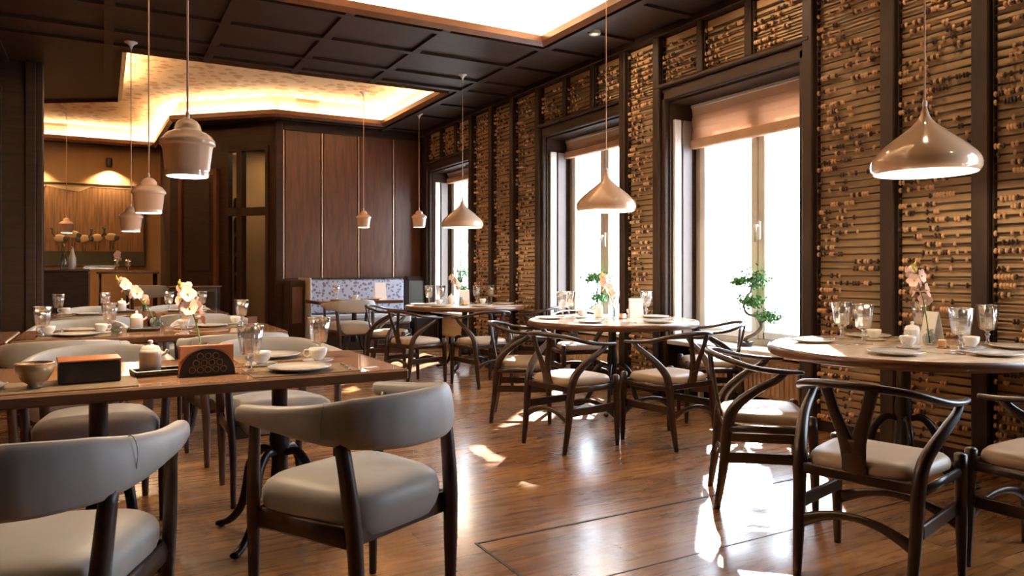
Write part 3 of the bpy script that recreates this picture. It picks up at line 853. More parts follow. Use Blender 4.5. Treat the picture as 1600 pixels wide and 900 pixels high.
GT = 'rectangular dining tables in the left rows'
rect_table((.335, 3.34, 0), 1.57, .82, 'rectangular wooden dining table in the left foreground', GT, (-.35, .35))
rect_table((.32, 5.56, 0), 1.56, .80, 'rectangular wooden dining table in the second row from the camera', GT, (-.35, .35))
rect_table((.29, 7.84, 0), 1.52, .80, 'rectangular wooden dining table in the third row, farthest of the left rows', GT, (-.35, .35))
rect_table((-1.30, 5.56, 0), 1.60, .80, 'rectangular wooden table joined to the left end of the second row table', GT, (-.35, .35))
rect_table((3.05, 9.95, 0), 1.15, .72, 'small rectangular table in front of the patterned banquette', GT, (0,))
GR = 'round dining tables along the windows'
round_table((3.79, 2.43, 0), .69, 'round dining table nearest the camera at the right', GR)
round_table((3.73, 4.95, 0), .70, 'round dining table in the middle, in front of the middle window', GR)
round_table((3.75, 7.86, 0), .70, 'round dining table farthest back by the far window', GR)

GA = 'round-back armchairs at the rectangular tables'
# facing angle f (deg from +X); the chair's own front is +Y
for x, y, f, lb in (
    (-.155, 2.21, 72, 'pale grey round-back armchair cut off at the lower left corner'),
    (.76, 2.42, 115, 'pale grey round-back armchair in the foreground with its sunlit seat showing'),
    (-.02, 4.02, -90, 'pale grey round-back armchair on the far side of the foreground table, behind the black box'),
    (.80, 4.04, -84, 'pale grey round-back armchair on the far side of the foreground table, behind the goblets'),
    (-.19, 4.88, 88, 'pale grey round-back armchair pushed under the near left side of the second row table'),
    (.74, 4.88, 92, 'pale grey round-back armchair pushed under the near right side of the second row table'),
    (-.15, 6.28, -90, 'pale grey round-back armchair at the far left side of the second row table'),
    (.78, 6.28, -92, 'pale grey round-back armchair at the far right side of the second row table'),
    (-.08, 7.14, 90, 'pale grey round-back armchair at the near left side of the third row table'),
    (.70, 7.14, 90, 'pale grey round-back armchair at the near right side of the third row table'),
    (-.05, 8.52, -90, 'pale grey round-back armchair behind the left of the third row table'),
    (.70, 8.52, -90, 'pale grey round-back armchair behind the right of the third row table'),
    (2.80, 9.30, 92, 'pale grey round-back armchair with its back to us at the banquette table')):
    place('armchair', make_armchair, (x, y, 0), R(f - 90), lb, 'chair', GA)
GW = 'wishbone chairs around the round tables'
for x, y, f, lb in (
    (2.93, 2.64, -40, 'dark wishbone chair left of the near round table, facing right'),
    (2.60, 1.78, 14, 'dark wishbone chair in the right foreground seen from behind'),
    (3.22, 1.44, 92, 'dark wishbone chair at the right edge, front of the near round table'),
    (4.10, 1.62, 118, 'dark wishbone chair at the right edge between near round table and wall'),
    (2.74, 4.11, 10, 'dark wishbone chair front left of the middle round table, seen from behind'),
    (3.38, 3.84, 97, 'dark wishbone chair front right of the middle round table, seen from behind'),
    (2.90, 5.02, -32, 'dark wishbone chair at the left side of the middle round table, facing right'),
    (4.20, 4.30, 145, 'dark wishbone chair by the wall right of the middle round table'),
    (3.98, 5.78, -105, 'dark wishbone chair behind the middle round table facing the camera'),
    (2.78, 7.02, 14, 'dark wishbone chair front left of the far round table, seen from behind'),
    (3.38, 6.66, 97, 'dark wishbone chair front right of the far round table, seen from behind'),
    (2.88, 8.05, -30, 'dark wishbone chair at the left side of the far round table'),
    (4.20, 7.02, 140, 'dark wishbone chair by the wall right of the far round table')):
    place('wishbone', make_wishbone, (x, y, 0), R(f - 90), lb, 'chair', GW)

# banquette ----------------------------------------------------------
o = empty('banquette', (3.32, 10.85, 0), 0, 'long banquette with pale patterned damask back below the walnut panels', 'bench')
b = MB(); b.box(-.76, .80, -.02, .20, .50, 1.03, .03); b.build('padded_back', M['damask'], o)
b = MB(); b.box(-.72, .74, -.50, -.02, .36, .50, .035); b.build('seat_cushion', M['grey'], o)
b = MB(); b.box(-.71, .73, -.46, .18, .0, .36, .01); b.build('bench_base', M['dark_wood'], o)
b = MB(); b.box(-.785, -.76, -.5, .22, .0, 1.05, .008); b.build('end_panel', M['white_paint'], o)
b = MB(); b.box(-.76, .80, -.03, .21, 1.03, 1.045, .004); b.build('top_rail', M['dark_wood'], o)
o = empty('corner_sofa_back', (4.27, 10.75, 0), 0, 'dark upholstered corner seat with a rounded back beside the banquette', 'seat')
b = MB(); b.box(-.14, .26, -.35, .34, 0, .46, .03); b.build('seat_base', M['black_box'], o)
b = MB(); b.box(-.14, .26, .08, .34, .46, 1.06, .07); b.build('padded_back', M['black_box'], o)
# low cabinet between the banquette and the glazed door
o = empty('low_cabinet', (2.44, 10.78, 0), 0, 'dark low cabinet with a brown panel left of the banquette', 'cabinet')
b = MB(); b.box(-.13, .08, -.18, .26, 0, 1.02, .01); b.build('body', M['dark_wood'], o)
b = MB(); b.box(-.095, .05, -.19, -.18, .40, .92, .004); b.build('door', M['panel_wood'], o)
# fireplace-like sideboard by the panelled door
o = empty('sideboard', (1.08, 10.6, 0), R(-14), 'black sideboard with a bright top edge in front of the dark door', 'cabinet')
b = MB(); b.box(-.29, .29, -.2, .2, 0, .93, .008); b.build('body', M['black_box'], o)
b = MB(); b.box(-.31, .31, -.22, .22, .93, .95, .004); b.build('worktop', M['edge_wood'], o)
b = MB(); b.box(-.27, -.005, -.21, -.2, .06, .88, .004); b.build('door', M['dark_wood'], o)
b = MB(); b.box(.005, .27, -.21, -.2, .06, .88, .004); b.build('door', M['dark_wood'], o)

# ================================================================== PENDANTS
def make_spinning():
    r = empty('pendant_lamp')
    prof = [(.010, .358), (.013, .340), (.026, .298), (.052, .262), (.088, .230), (.165, .168), (.223, .115), (.252, .078), (.262, .050), (.259, .018), (.246, 0)]
    pts = cat([(a, 0, z) for a, z in prof], 4)
    MB().lathe([(p.x, p.z) for p in pts], 56).build('shade', M['lamp'], r)
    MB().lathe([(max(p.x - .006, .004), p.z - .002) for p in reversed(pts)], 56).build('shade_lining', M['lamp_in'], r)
    MB().lathe([(.0, .35), (.012, .35), (.012, .375), (.006, .385), (0, .385)], 14).build('cord_grip', M['paper'], r)
    b = MB(); b.ball((0, 0, .13), .045, 16, 10); b.build('bulb', M['bulb'], r)
    return r
def make_bell():
    r = empty('pendant_lamp')
    prof = [(.010, .240), (.024, .236), (.040, .226), (.050, .210), (.053, .196), (.055, .188), (.074, .181), (.092, .168), (.103, .152), (.108, .146), (.108, .130), (.103, .127), (.097, .120), (.086, .026), (.082, .020), (.084, .014), (.082, 0)]
    MB().lathe(prof, 44).build('shade', M['lamp'], r)
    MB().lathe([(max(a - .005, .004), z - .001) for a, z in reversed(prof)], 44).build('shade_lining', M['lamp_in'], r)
    MB().lathe([(.0, .232), (.009, .232), (.008, .262), (.004, .272), (0, .272)], 12).build('cord_grip', M['lamp'], r)
    b = MB(); b.ball((0, 0, .05), .03, 14, 8); b.build('bulb', M['bulb'], r)
    return r
def cord(r, z0, z1):
    b = MB(); b.sweep([(0, 0, z0), (0, 0, (z0 + z1) / 2), (0, 0, z1)], .0045, 6, up=(0, 1, 0)); b.build('cord', M['cord'], r)
    b = MB(); b.lathe([(0, z1 - .075), (.008, z1 - .07), (.014, z1 - .045), (.035, z1 - .018), (.058, z1 - .006), (.058, z1 - .001), (0, z1 - .001)], 24); b.build('ceiling_canopy', M['white_paint'], r)
def bulb_light(x, y, z, p):
    d = bpy.data.lights.new('bulb_light', 'POINT'); d.energy = p; d.color = (1, .74, .48); d.shadow_soft_size = .03
    o = bpy.data.objects.new('bulb_light', d); C.objects.link(o); o.location = (x, y, z)
CORDS = []
GS = 'teardrop pendant lamps over the round tables'
for x, y, z, zt, k, lb in ((3.77, 2.30, 1.675, CZ, 1.0, 'large cream teardrop pendant lamp at the right, nearest the camera'),
                     (3.69, 4.98, 1.66, CT, .95, 'cream teardrop pendant lamp in front of the middle window'),
                     (3.56, 7.52, 1.645, CZ, .90, 'cream teardrop pendant lamp in front of the far window')):
    o = place('spin', make_spinning, (x, y, z), 0, lb, 'lamp', GS); o.scale = (k, k, k); CORDS.append((o, .38, (zt - z) / k))
GB = 'small bell pendant lamps in the left half'
for x, y, zb, zt, lb in ((.306, 3.30, 1.555, CT, 'cream bell pendant lamp nearest the camera over the foreground table'),
                     (.27, 5.50, 1.55, CT, 'cream bell pendant lamp over the second row table'),
                     (.24, 8.02, 1.54, CZ, 'cream bell pendant lamp over the third row table, in front of the bird painting'),
                     (-.50, 13.55, 1.75, CT, 'tiny bell pendant lamp far back at the left in front of the plaster wall'),
                     (3.20, 10.00, 1.76, CT, 'tiny bell pendant lamp in front of the walnut panels, left of two'),
                     (3.92, 9.72, 1.77, CZ, 'tiny bell pendant lamp in front of the walnut panels, right of two')):
    o = place('bell', make_bell, (x, y, zb), 0, lb, 'lamp', GB); CORDS.append((o, .268, zt - zb))
    bulb_light(x, y, zb + .006, 42 if y < 9 else 3)
for x, y, z in ((3.77, 2.30, 1.70), (3.69, 4.98, 1.68), (3.56, 7.52, 1.665)): bulb_light(x, y, z, 13)

for a in CORDS: cord(*a)

# ================================================================== TABLEWARE
def make_goblet():
    r = empty('goblet')
    prof = [(a * 1.15, z * 1.2) for a, z in  [(.034, .003), (.036, .001), (.034, 0), (.0, 0), (0, .005), (.012, .008), (.006, .020), (.0065, .035), (.011, .044), (.006, .052), (.013, .060), (.026, .064), (.030, .072), (.036, .11), (.042, .160), (.040, .160), (.034, .11), (.028, .075), (.010, .068), (0, .067)]]
    MB().lathe(prof, 40, flute=10, amp=.035).build('bowl_and_stem', M['goblet'], r)
    MB().lathe([(.0489, .192), (.0489, .1955), (.0460, .1955), (.0460, .192)], 40).build('rim', M['goblet'], r)
    return r
def make_plate():
    r = empty('dinner_plate')
    MB().lathe([(0, .002), (.07, .0), (.085, .004), (.125, .014), (.128, .017), (.125, .018), (.084, .009), (0, .007)], 40).build('plate_body', M['china'], r)
    MB().lathe([(.1235, .0175), (.129, .0172), (.130, .0185), (.124, .0192)], 40).build('plate_rim', M['china'], r)
    return r
def make_cup():
    r = empty('teacup')
    MB().lathe([(0, .004), (.05, .0), (.066, .010), (.068, .013), (.05, .008), (0, .010)], 32).build('saucer', M['china'], r)
    MB().lathe([(.0, .012), (.020, .012), (.024, .018), (.036, .034), (.040, .052), (.040, .066), (.037, .066), (.036, .05), (.02, .022), (0, .02)], 32).build('cup_body', M['china'], r)
    b = MB(); b.sweep(cat([(.037, 0, .056), (.056, 0, .058), (.062, 0, .042), (.050, 0, .028), (.034, 0, .032)], 4), .0036, 6, up=(0, 1, 0)); b.build('handle', M['china'], r)
    return r
def make_pot():
    r = empty('sugar_pot')
    MB().lathe([(0, .0), (.028, .0), (.033, .006), (.034, .07), (.031, .082), (.0, .084)], 28).build('body', M['china'], r)
    MB().lathe([(.031, .082), (.026, .092), (.010, .097), (.006, .101), (.009, .108), (.006, .113), (0, .114)], 24).build('lid', M['china'], r)
    b = MB(); b.sweep(cat([(.032, 0, .060), (.045, 0, .066), (.052, 0, .078)], 4), .006, 8, up=(0, 1, 0)); b.build('spout', M['china'], r)
    return r
def make_caddy():
    r = empty('condiment_tray')
    b = MB(); b.box(-.085, .085, -.05, .05, 0, .008, .003); b.build('tray_base', M['black_box'], r)
    b = MB(); b.box(-.085, .085, -.05, -.043, .008, .024, .002); b.box(-.085, .085, .043, .05, .008, .024, .002); b.box(-.085, -.078, -.043, .043, .008, .024, .002); b.box(.078, .085, -.043, .043, .008, .024, .002)
    b.build('tray_rim', M['black_box'], r)
    return r
def make_napkins():
    r = empty('napkin_holder')
    arch = [(.075 * math.cos(PI * i / 16), .072 * math.sin(PI * i / 16)) for i in range(17)]
    for y in (-.028, .022):
        b = MB(); vs = [(x, y, z + .004) for x, z in arch] + [(x, y + .006, z + .004) for x, z in arch]; n = 17
        b.add(vs, [tuple(range(n - 1, -1, -1)), tuple(range(n, 2 * n))] + [(j, j + 1, j + 1 + n, j + n) for j in range(n - 1)] + [(n - 1, 0, n, 2 * n - 1)])
        plate = b.build('arched_side', M['black'], r)
        q = MB()                                                   # raised ring lattice
        yy = y - .002 if y < 0 else y + .008
        for rr in range(3):
            for cc in range(-3, 4):
                cx_, cz_ = cc * .021 + (.0105 if rr % 2 else 0), .018 + rr * .019
                if (cx_ ** 2 + cz_ ** 2) ** .5 > .062: continue
                pts = [(cx_ + .0085 * math.cos(2 * PI * j / 10), yy, cz_ + .0085 * math.sin(2 * PI * j / 10)) for j in range(11)]
                q.sweep(pts, .0013, 4, up=(0, 1, 0), cap=False)
        q.build('ring_lattice', mat('bronze_lattice', (.16, .10, .05), .4, metal=.7) if 'lat' not in PROTO else PROTO['lat'], plate)
    b = MB(); b.box(-.075, .075, -.028, .028, 0, .005, .001); b.build('base', M['black'], r)
    b = MB()
    for i in range(6): b.box(-.072, .072, -.020 + i * .0068, -.0155 + i * .0068, .005, .085 - .002 * (i % 2), .0008)
    b.build('napkins', M['napkin'], r)
    return r
def make_placemat():
    r = empty('placemat')
    b = MB(); b.box(-.21, .21, -.14, .14, 0, .003); b.build('woven_sheet', M['mat'], r)
    b = MB()
    for x0, x1, y0, y1 in ((-.213, .213, -.143, -.135), (-.213, .213, .135, .143), (-.213, -.205, -.135, .135), (.205, .213, -.135, .135)): b.box(x0, x1, y0, y1, 0, .004, .001)
    b.build('stitched_edge', M['mat'], r)
    return r
def make_knife(kind):
    def f():
        r = empty('table_' + kind)
        if kind == 'knife':
            b = MB(); b.sweep([(0, -.10, .004), (0, -.06, .004), (0, -.005, .004)], [(.006, .0035), (.008, .0035), (.006, .003)], 8); b.build('handle', M['steel'], r)
            b = MB(); b.sweep([(0, -.005, .004), (.002, .03, .004), (.002, .08, .004), (0, .11, .004)], [(.006, .001), (.009, .001), (.009, .001), (.002, .001)], 8); b.build('blade', M['steel'], r)
        else:
            b = MB(); b.sweep([(0, -.10, .004), (0, -.04, .004), (0, .03, .004)], [(.007, .003), (.005, .0025), (.003, .0025)], 8); b.build('handle', M['steel'], r)
            b = MB(); b.sweep([(0, .03, .004), (0, .045, .004)], [(.003, .002), (.011, .002)], 8)
            for i in range(4): b.sweep([(-.009 + i * .006, .044, .004), (-.009 + i * .006, .09, .006)], .0014, 5)
            b.build('tines', M['steel'], r)
        return r
    return f
def make_vase():
    r = empty('bud_vase')
    MB().lathe([(0, 0), (.028, 0), (.034, .012), (.036, .04), (.028, .058), (.016, .066), (.015, .078), (.019, .084), (.015, .083), (.012, .07), (.02, .05), (.02, .01), (0, .008)], 28).build('vase_body', M['water_glass'], r)
    MB().lathe([(.0185, .083), (.0205, .085), (.0185, .087), (.0165, .085)], 24).build('lip', M['water_glass'], r)
    return r
def flower_spike(lean, hgt, seed):
    def f():
        rr = random.Random(seed); r = empty('gladiolus_stem')
        base = Vector((0, 0, .012)); top = Vector((lean[0], lean[1], hgt))
        mid_ = base.lerp(top, .5) + Vector((lean[0] * -.12, lean[1] * -.12, .02))
        path = cat([base, mid_, top], 8)
        b = MB(); b.sweep(path, [.004 * (1 - .6 * i / len(path)) for i in range(len(path))], 6, up=(0, 1, 0)); b.build('stem', M['stem'], r)
        k = len(path)
        def petal(b, c, nrm_, tan, L, wd_):
            bi = nrm_.cross(tan).normalized()
            vs = [c, c + tan * L * .5 + bi * wd_ + nrm_ * L * .12, c + tan * L + nrm_ * L * .28, c + tan * L * .5 - bi * wd_ + nrm_ * L * .12, c + tan * L * .85 + bi * wd_ * .7 + nrm_ * L * .26, c + tan * L * .85 - bi * wd_ * .7 + nrm_ * L * .26]
            th = nrm_ * -.0012
            vs2 = [v + th for v in vs]
            b.add(vs + vs2, [(0, 1, 3), (1, 4, 2), (1, 2, 3), (2, 5, 3), (9, 7, 6), (8, 10, 7), (9, 8, 7), (9, 11, 8)], True)
        for i, fr in enumerate((.56, .63, .68, .74, .79, .84, .88)):
            c = path[int(fr * (k - 1))]; a = i * 2.2 + rr.random(); o_ = Vector((math.cos(a), math.sin(a), .25)).normalized()
            b = MB(); cc = c + o_ * .024; b.sweep([c, cc], [.004, .009], 6)
            n_ = o_; t0 = n_.cross(Vector((0, 0, 1))).normalized(); t1 = n_.cross(t0)
            for q in range(6):
                an = q * PI / 3 + rr.random() * .3; t = t0 * math.cos(an) + t1 * math.sin(an)
                petal(b, cc, n_, t, .040 * rr.uniform(.85, 1.15), .019)
            bl = b.build('blossom', M['petal'], r)
            q_ = MB(); q_.ball(tuple(cc + n_ * .006), .0055, 6, 5); q_.build('flower_centre', M['bud'], bl)
        for i, fr in enumerate((.92, .96, 1.0, .48)):
            c = path[int(fr * (k - 1))]; a = i * 2.4
            b = MB(); d_ = Vector((math.cos(a) * .4, math.sin(a) * .4, 1)).normalized()
            b.sweep([c, c + d_ * .015, c + d_ * .034], [.004, .007, .001], 6, up=(0, 1, 0)); b.build('bud', M['bud'], r)
        return r
    return f
TZ = .7505; RZ = .753
GL = {'T1': 'foreground table', 'T2': 'second row table', 'T3': 'third row table', 'TN': 'near round table', 'TM': 'middle round table', 'TF': 'far round table', 'T4': 'banquette table'}
def put(key, mk, x, y, z, rz, label, catg, grp): return place(key, mk, (x, y, z), R(rz), label, catg, grp)
GG = 'fluted goblets on the dining tables'
for x, y, z, lb in (
    (.52, 3.10, TZ, 'fluted goblet at the front of the foreground table, right of the napkin holder'),
    (.89, 3.46, TZ, 'fluted goblet at the far right of the foreground table'),
    (-.32, 5.27, TZ, 'fluted goblet at the left end of the second row table'),
    (.04, 5.62, TZ, 'fluted goblet standing behind the small glass jar on the second row table'),
    (.50, 5.46, TZ, 'fluted goblet right of the flowers on the second row table'),
    (.90, 5.72, TZ, 'fluted goblet at the right end of the second row table'),
    (-.35, 7.78, TZ, 'fluted goblet at the left end of the third row table'),
    (.02, 8.08, TZ, 'fluted goblet left of the pot on the third row table'),
    (.58, 8.12, TZ, 'fluted goblet right of the flowers on the third row table'),
    (.88, 8.05, TZ, 'fluted goblet at the right end of the third row table'),
    (3.86, 2.86, RZ, 'fluted goblet leftmost on the near round table'),
    (3.72, 2.62, RZ, 'fluted goblet second from the left on the near round table'),
    (4.26, 2.62, RZ, 'fluted goblet behind the flower vase on the near round table'),
    (3.80, 2.13, RZ, 'fluted goblet front right on the near round table'),
    (4.25, 2.24, RZ, 'fluted goblet at the far right of the near round table'),
    (3.50, 5.36, RZ, 'fluted goblet at the left of the middle round table'),
    (3.62, 5.44, RZ, 'fluted goblet behind the leftmost one on the middle round table'),
    (4.25, 5.14, RZ, 'fluted goblet at the right of the middle round table'),
    (3.95, 5.22, RZ, 'fluted goblet near the centre of the middle round table'),
    (3.42, 8.16, RZ, 'fluted goblet leftmost on the far round table'),
    (3.60, 8.22, RZ, 'fluted goblet second from the left on the far round table'),
    (3.98, 8.00, RZ, 'fluted goblet third from the left on the far round table'),
    (4.18, 8.00, RZ, 'fluted goblet rightmost on the far round table'),
    (2.84, 10.10, TZ, 'fluted goblet on the small banquette table')):
    put('goblet', make_goblet, x, y, z, rnd.uniform(0, 90), lb, 'glass', GG).scale = (1.18, 1.18, 1.14) if x > 3 else (1.05, 1.05, 1.0)
GM = 'woven placemats'
MATS = ((.72, 3.09, 'brown woven placemat under the front right plate of the foreground table'), (-.10, 3.09, 'brown woven placemat under the black box on the foreground table'),
    (.74, 3.56, 'brown woven placemat at the far right of the foreground table'), (-.14, 5.34, 'brown woven placemat at the front left of the second row table'),
    (.68, 5.74, 'brown woven placemat at the right of the second row table'), (-.12, 7.72, 'brown woven placemat at the front left of the third row table'),
    (.66, 7.98, 'brown woven placemat at the right of the third row table'))
for x, y, lb in MATS: put('mat', make_placemat, x, y, TZ, 0, lb, 'placemat', GM)
GP = 'white dinner plates'
for x, y, z, lb in (
    (.71, 3.07, TZ + .004, 'white dinner plate at the front right of the foreground table'),
    (.70, 3.58, TZ + .004, 'white dinner plate at the far side of the foreground table'),
    (-.42, 3.12, TZ, 'white dinner plate at the left edge beside the painted bowl'),
    (-.14, 5.33, TZ + .004, 'white dinner plate at the front left of the second row table'),
    (-.12, 5.80, TZ, 'white dinner plate at the far left of the second row table'),
    (.68, 5.72, TZ + .004, 'white dinner plate at the right of the second row table'),
    (-.12, 7.74, TZ + .004, 'white dinner plate at the left of the third row table'),
    (.66, 7.98, TZ + .004, 'white dinner plate at the right of the third row table'),
    (3.56, 2.84, RZ, 'white dinner plate at the left side of the near round table'),
    (3.40, 2.22, RZ, 'white dinner plate at the front of the near round table'),
    (3.78, 1.96, RZ, 'white dinner plate at the front right of the near round table'),
    (4.22, 2.08, RZ, 'white dinner plate at the far right of the near round table'),
    (4.12, 2.87, RZ, 'white dinner plate at the window side of the near round table'),
    (3.30, 5.24, RZ, 'white dinner plate at the left of the middle round table'),
    (3.34, 4.72, RZ, 'white dinner plate at the front left of the middle round table'),
    (3.80, 4.45, RZ, 'white dinner plate at the front right of the middle round table'),
    (4.18, 4.95, RZ, 'white dinner plate at the right of the middle round table'),
    (3.32, 7.62, RZ, 'white dinner plate at the front left of the far round table'),
    (3.72, 7.36, RZ, 'white dinner plate at the front right of the far round table'),
    (4.20, 7.72, RZ, 'white dinner plate at the right of the far round table'),
    (3.26, 8.02, RZ, 'white dinner plate at the back left of the far round table'),
    (2.78, 9.86, TZ, 'white dinner plate at the left of the banquette table'),
    (3.30, 9.88, TZ, 'white dinner plate at the right of the banquette table')):
    put('plate', make_plate, x, y, z, 0, lb, 'plate', GP)
GC = 'white teacups on saucers'
for x, y, z, rz, lb in (
    (.60, 3.30, TZ, 200, 'white teacup on a saucer behind the front goblet of the foreground table'),
    (.85, 3.32, TZ, 170, 'white teacup on a saucer at the right of the foreground table'),
    (-.30, 5.44, TZ, 180, 'white teacup on a saucer left of the front plate on the second row table'),
    (-.01, 5.47, TZ, 20, 'white teacup on a saucer right of the front plate on the second row table'),
    (.50, 5.66, TZ, 200, 'white teacup on a saucer left of the right-hand plate on the second row table'),
    (.88, 5.88, TZ, 0, 'white teacup on a saucer at the right end of the second row table'),
    (-.30, 7.90, TZ, 180, 'white teacup on a saucer at the left of the third row table'),
    (.03, 7.92, TZ, 10, 'white teacup on a saucer right of the left plate on the third row table'),
    (.83, 7.86, TZ, 0, 'white teacup on a saucer at the right end of the third row table'),
    (3.96, 2.72, RZ, 150, 'white teacup on a saucer beside the two left goblets of the near round table'),
    (3.72, 2.36, RZ, 180, 'white teacup on a saucer in front of the pot on the near round table'),
    (3.98, 2.18, RZ, 0, 'white teacup on a saucer between the two right goblets of the near round table'),
    (3.60, 5.20, RZ, 120, 'white teacup on a saucer at the left of the middle round table'),
    (4.08, 5.14, RZ, 60, 'white teacup on a saucer at the right of the middle round table'),
    (3.44, 7.90, RZ, 120, 'white teacup on a saucer at the left of the far round table'),
    (3.98, 7.84, RZ, 60, 'white teacup on a saucer at the right of the far round table'),
    (3.04, 9.86, TZ, 60, 'white teacup on a saucer on the small banquette table')):
    put('cup', make_cup, x, y, z, rz, lb, 'cup', GC)
GK = 'condiment trays'
for x, y, z, lb in ((.20, 3.24, TZ, 'black condiment tray on the foreground table'), (.24, 5.58, TZ, 'black condiment tray on the second row table'), (.20, 8.04, TZ, 'black condiment tray on the third row table')):
    put('caddy', make_caddy, x, y, z, 8 if y < 4 else 0, lb, 'tray', GK).scale = (1.2, 1.25, 1)
GO = 'white lidded sugar pots'
for x, y, z, rz, lb in ((.165, 3.245, TZ + .0085, 0, 'white lidded sugar pot beside the napkin holder on the foreground table'),
    (.20, 5.58, TZ + .0085, 0, 'white lidded sugar pot on the second row table'), (.16, 8.04, TZ + .0085, 0, 'white lidded sugar pot on the third row table'),
    (3.90, 2.45, RZ, 180, 'white lidded sugar pot on the near round table'), (3.74, 5.16, RZ, 180, 'white lidded sugar pot on the middle round table'), (3.62, 7.96, RZ, 180, 'white lidded sugar pot on the far round table')):
    put('pot', make_pot, x, y, z, rz, lb, 'pot', GO).scale = (1.2, 1.2, 1.15)
PROTO['lat'] = mat('bronze_lattice', (.16, .10, .05), .4, metal=.7)
o = put('nap', make_napkins, .36, 3.14, TZ, 4, 'black arched napkin holder with ring lattice and orange napkins on the foreground table', 'napkin holder', None); o.scale = (1.38, 1.1, 1.4)
GV = 'glass bud vases'
for x, y, z, lb in ((.40, 3.58, TZ, 'glass bud vase behind the napkin holder on the foreground table'), (.34, 5.71, TZ, 'glass bud vase on the second row table'), (.36, 8.13, TZ, 'glass bud vase on the third row table'),
    (3.98, 2.40, RZ, 'glass bud vase on the near round table'), (3.86, 5.08, RZ, 'glass bud vase on the middle round table'), (3.72, 7.90, RZ, 'glass bud vase on the far round table')):
    put('vase', make_vase, x, y, z, 0, lb, 'vase', GV)
GF = 'gladiolus stems in the vases'
for x, y, z, ln, h_, sd, lb in ((.40, 3.58, TZ, (-.10, .02), .345, 1, 'pale pink gladiolus leaning left above the foreground table'),
    (.34, 5.71, TZ, (-.26, .02), .35, 2, 'pale pink gladiolus leaning far left above the second row table'),
    (.36, 8.13, TZ, (-.10, 0), .20, 3, 'pale pink gladiolus on the third row table'),
    (3.98, 2.40, RZ, (-.07, .05), .43, 4, 'upright pale pink gladiolus on the near round table'),
    (3.86, 5.08, RZ, (-.08, .10), .37, 5, 'pale pink gladiolus in front of the middle window'),
    (3.72, 7.90, RZ, (-.06, .14), .34, 6, 'pale pink gladiolus in front of the far window')):
    o = flower_spike(ln, h_, sd)(); o.location = (x, y, z); tag(o, lb, 'flower', GF)
# menus / folded cards
GD = 'white folded menu cards'
def make_card():
    r = empty('folded_menu_card'); w_, h_ = .075, .21
    for s_ in (-1, 1):
        b = MB(); b.add([(-w_, s_ * .045, 0), (w_, s_ * .045, 0), (w_, s_ * .002, h_), (-w_, s_ * .002, h_), (-w_, s_ * .043, 0), (w_, s_ * .043, 0), (w_, s_ * .0005, h_), (-w_, s_ * .0005, h_)],
              [(0, 1, 2, 3), (7, 6, 5, 4), (0, 4, 5, 1), (3, 2, 6, 7), (0, 3, 7, 4), (1, 5, 6, 2)]); b.build('card_leaf', M['paper'], r)
    return r
for x, y, z, rz, k, lb in ((4.10, 2.46, RZ, 62, .85, 'slanted white menu card on the near round table'), (4.02, 5.00, RZ, -20, .8, 'white menu card on the middle round table in front of the window'),
    (3.84, 8.06, RZ, -15, .8, 'white menu card on the far round table'), (3.48, 10.12, TZ, 0, 1.1, 'large white menu card on the banquette table')):
    o = put('card', make_card, x, y, z, rz, lb, 'menu card', GD); o.scale = (k, k, k)
# small wooden blocks (table signs)
for x, y, z, lb in ((3.90, 2.28, RZ, 'small dark wooden block on the near round table'), (3.83, 4.94, RZ, 'small orange wooden block on the middle round table'), (3.70, 7.76, RZ, 'small wooden block on the far round table')):
    o = empty('wooden_block', (x, y, z), R(20), lb, 'block', 'small wooden blocks on the round tables')
    b = MB(); b.box(-.03, .03, -.02, .02, .006, .046, .004); b.build('block_body', M['table_wood'], o)
    b = MB(); b.box(-.034, .034, -.024, .024, 0, .006, .002); b.build('base', M['edge_wood'], o)
# foreground table: box, bowl, cutlery
o = empty('lacquer_box', (-.045, 3.17, TZ + .004), R(4), 'black lacquer box with a red-brown lid in the left foreground', 'box')
b = MB(); b.box(-.10, .10, -.075, .075, 0, .078, .004); b.build('box_body', M['black_box'], o)
b = MB(); b.box(-.103, .103, -.078, .078, .078, .086, .003); b.build('lid', M['red_box'], o)
o = empty('painted_bowl', (-.21, 3.08, TZ), 0, 'footed painted tea bowl in the left foreground', 'bowl')
MB().lathe([(0, .0), (.022, .0), (.024, .010), (.020, .014), (.042, .030), (.056, .056), (.060, .088), (.057, .088), (.052, .058), (.036, .032), (0, .022)], 32).build('bowl_body', mat('brown_glazed_china', (.40, .27, .14), .25), o)
MB().lathe([(.0565, .086), (.0605, .086), (.061, .090), (.0565, .0905)], 32).build('rim', M['cup_paint'], o)
for x, y, z, rz, kd, lb in ((.90, 3.06, TZ + .004, -4, 'knife', 'steel table knife right of the front plate on the foreground table'), (.55, 3.30, TZ + .0, 70, 'fork', 'steel fork beside the goblet on the foreground table'),
    (3.62, 2.12, RZ, 40, 'knife', 'steel table knife between the front plates of the near round table'), (3.58, 2.60, RZ, 80, 'fork', 'steel fork at the left of the near round table'),
    (3.56, 4.55, RZ, 30, 'knife', 'steel table knife between the front plates of the middle round table'), (3.55, 7.45, RZ, 30, 'fork', 'steel fork at the front of the far round table'),
    (.86, 5.56, TZ, 0, 'knife', 'steel table knife at the right of the second row table')):
    put(kd, make_knife(kd), x, y, z, rz, lb, 'cutlery', 'steel cutlery')
o = empty('paper_card', (1.00, 3.02, TZ), R(10), 'small white card lying at the right end of the foreground table', 'card')
MB().box(-.03, .03, -.02, .02, 0, .003, .001).build('card_sheet', M['paper'], o)
o = empty('glass_jar', (.075, 5.24, TZ), 0, 'small clear glass jar with dome lid at the front edge of the second row table', 'jar')
MB().lathe([(0, 0), (.030, 0), (.032, .004), (.032, .05), (.028, .05), (.028, .006), (0, .005)], 24).build('jar_body', M['water_glass'], o)
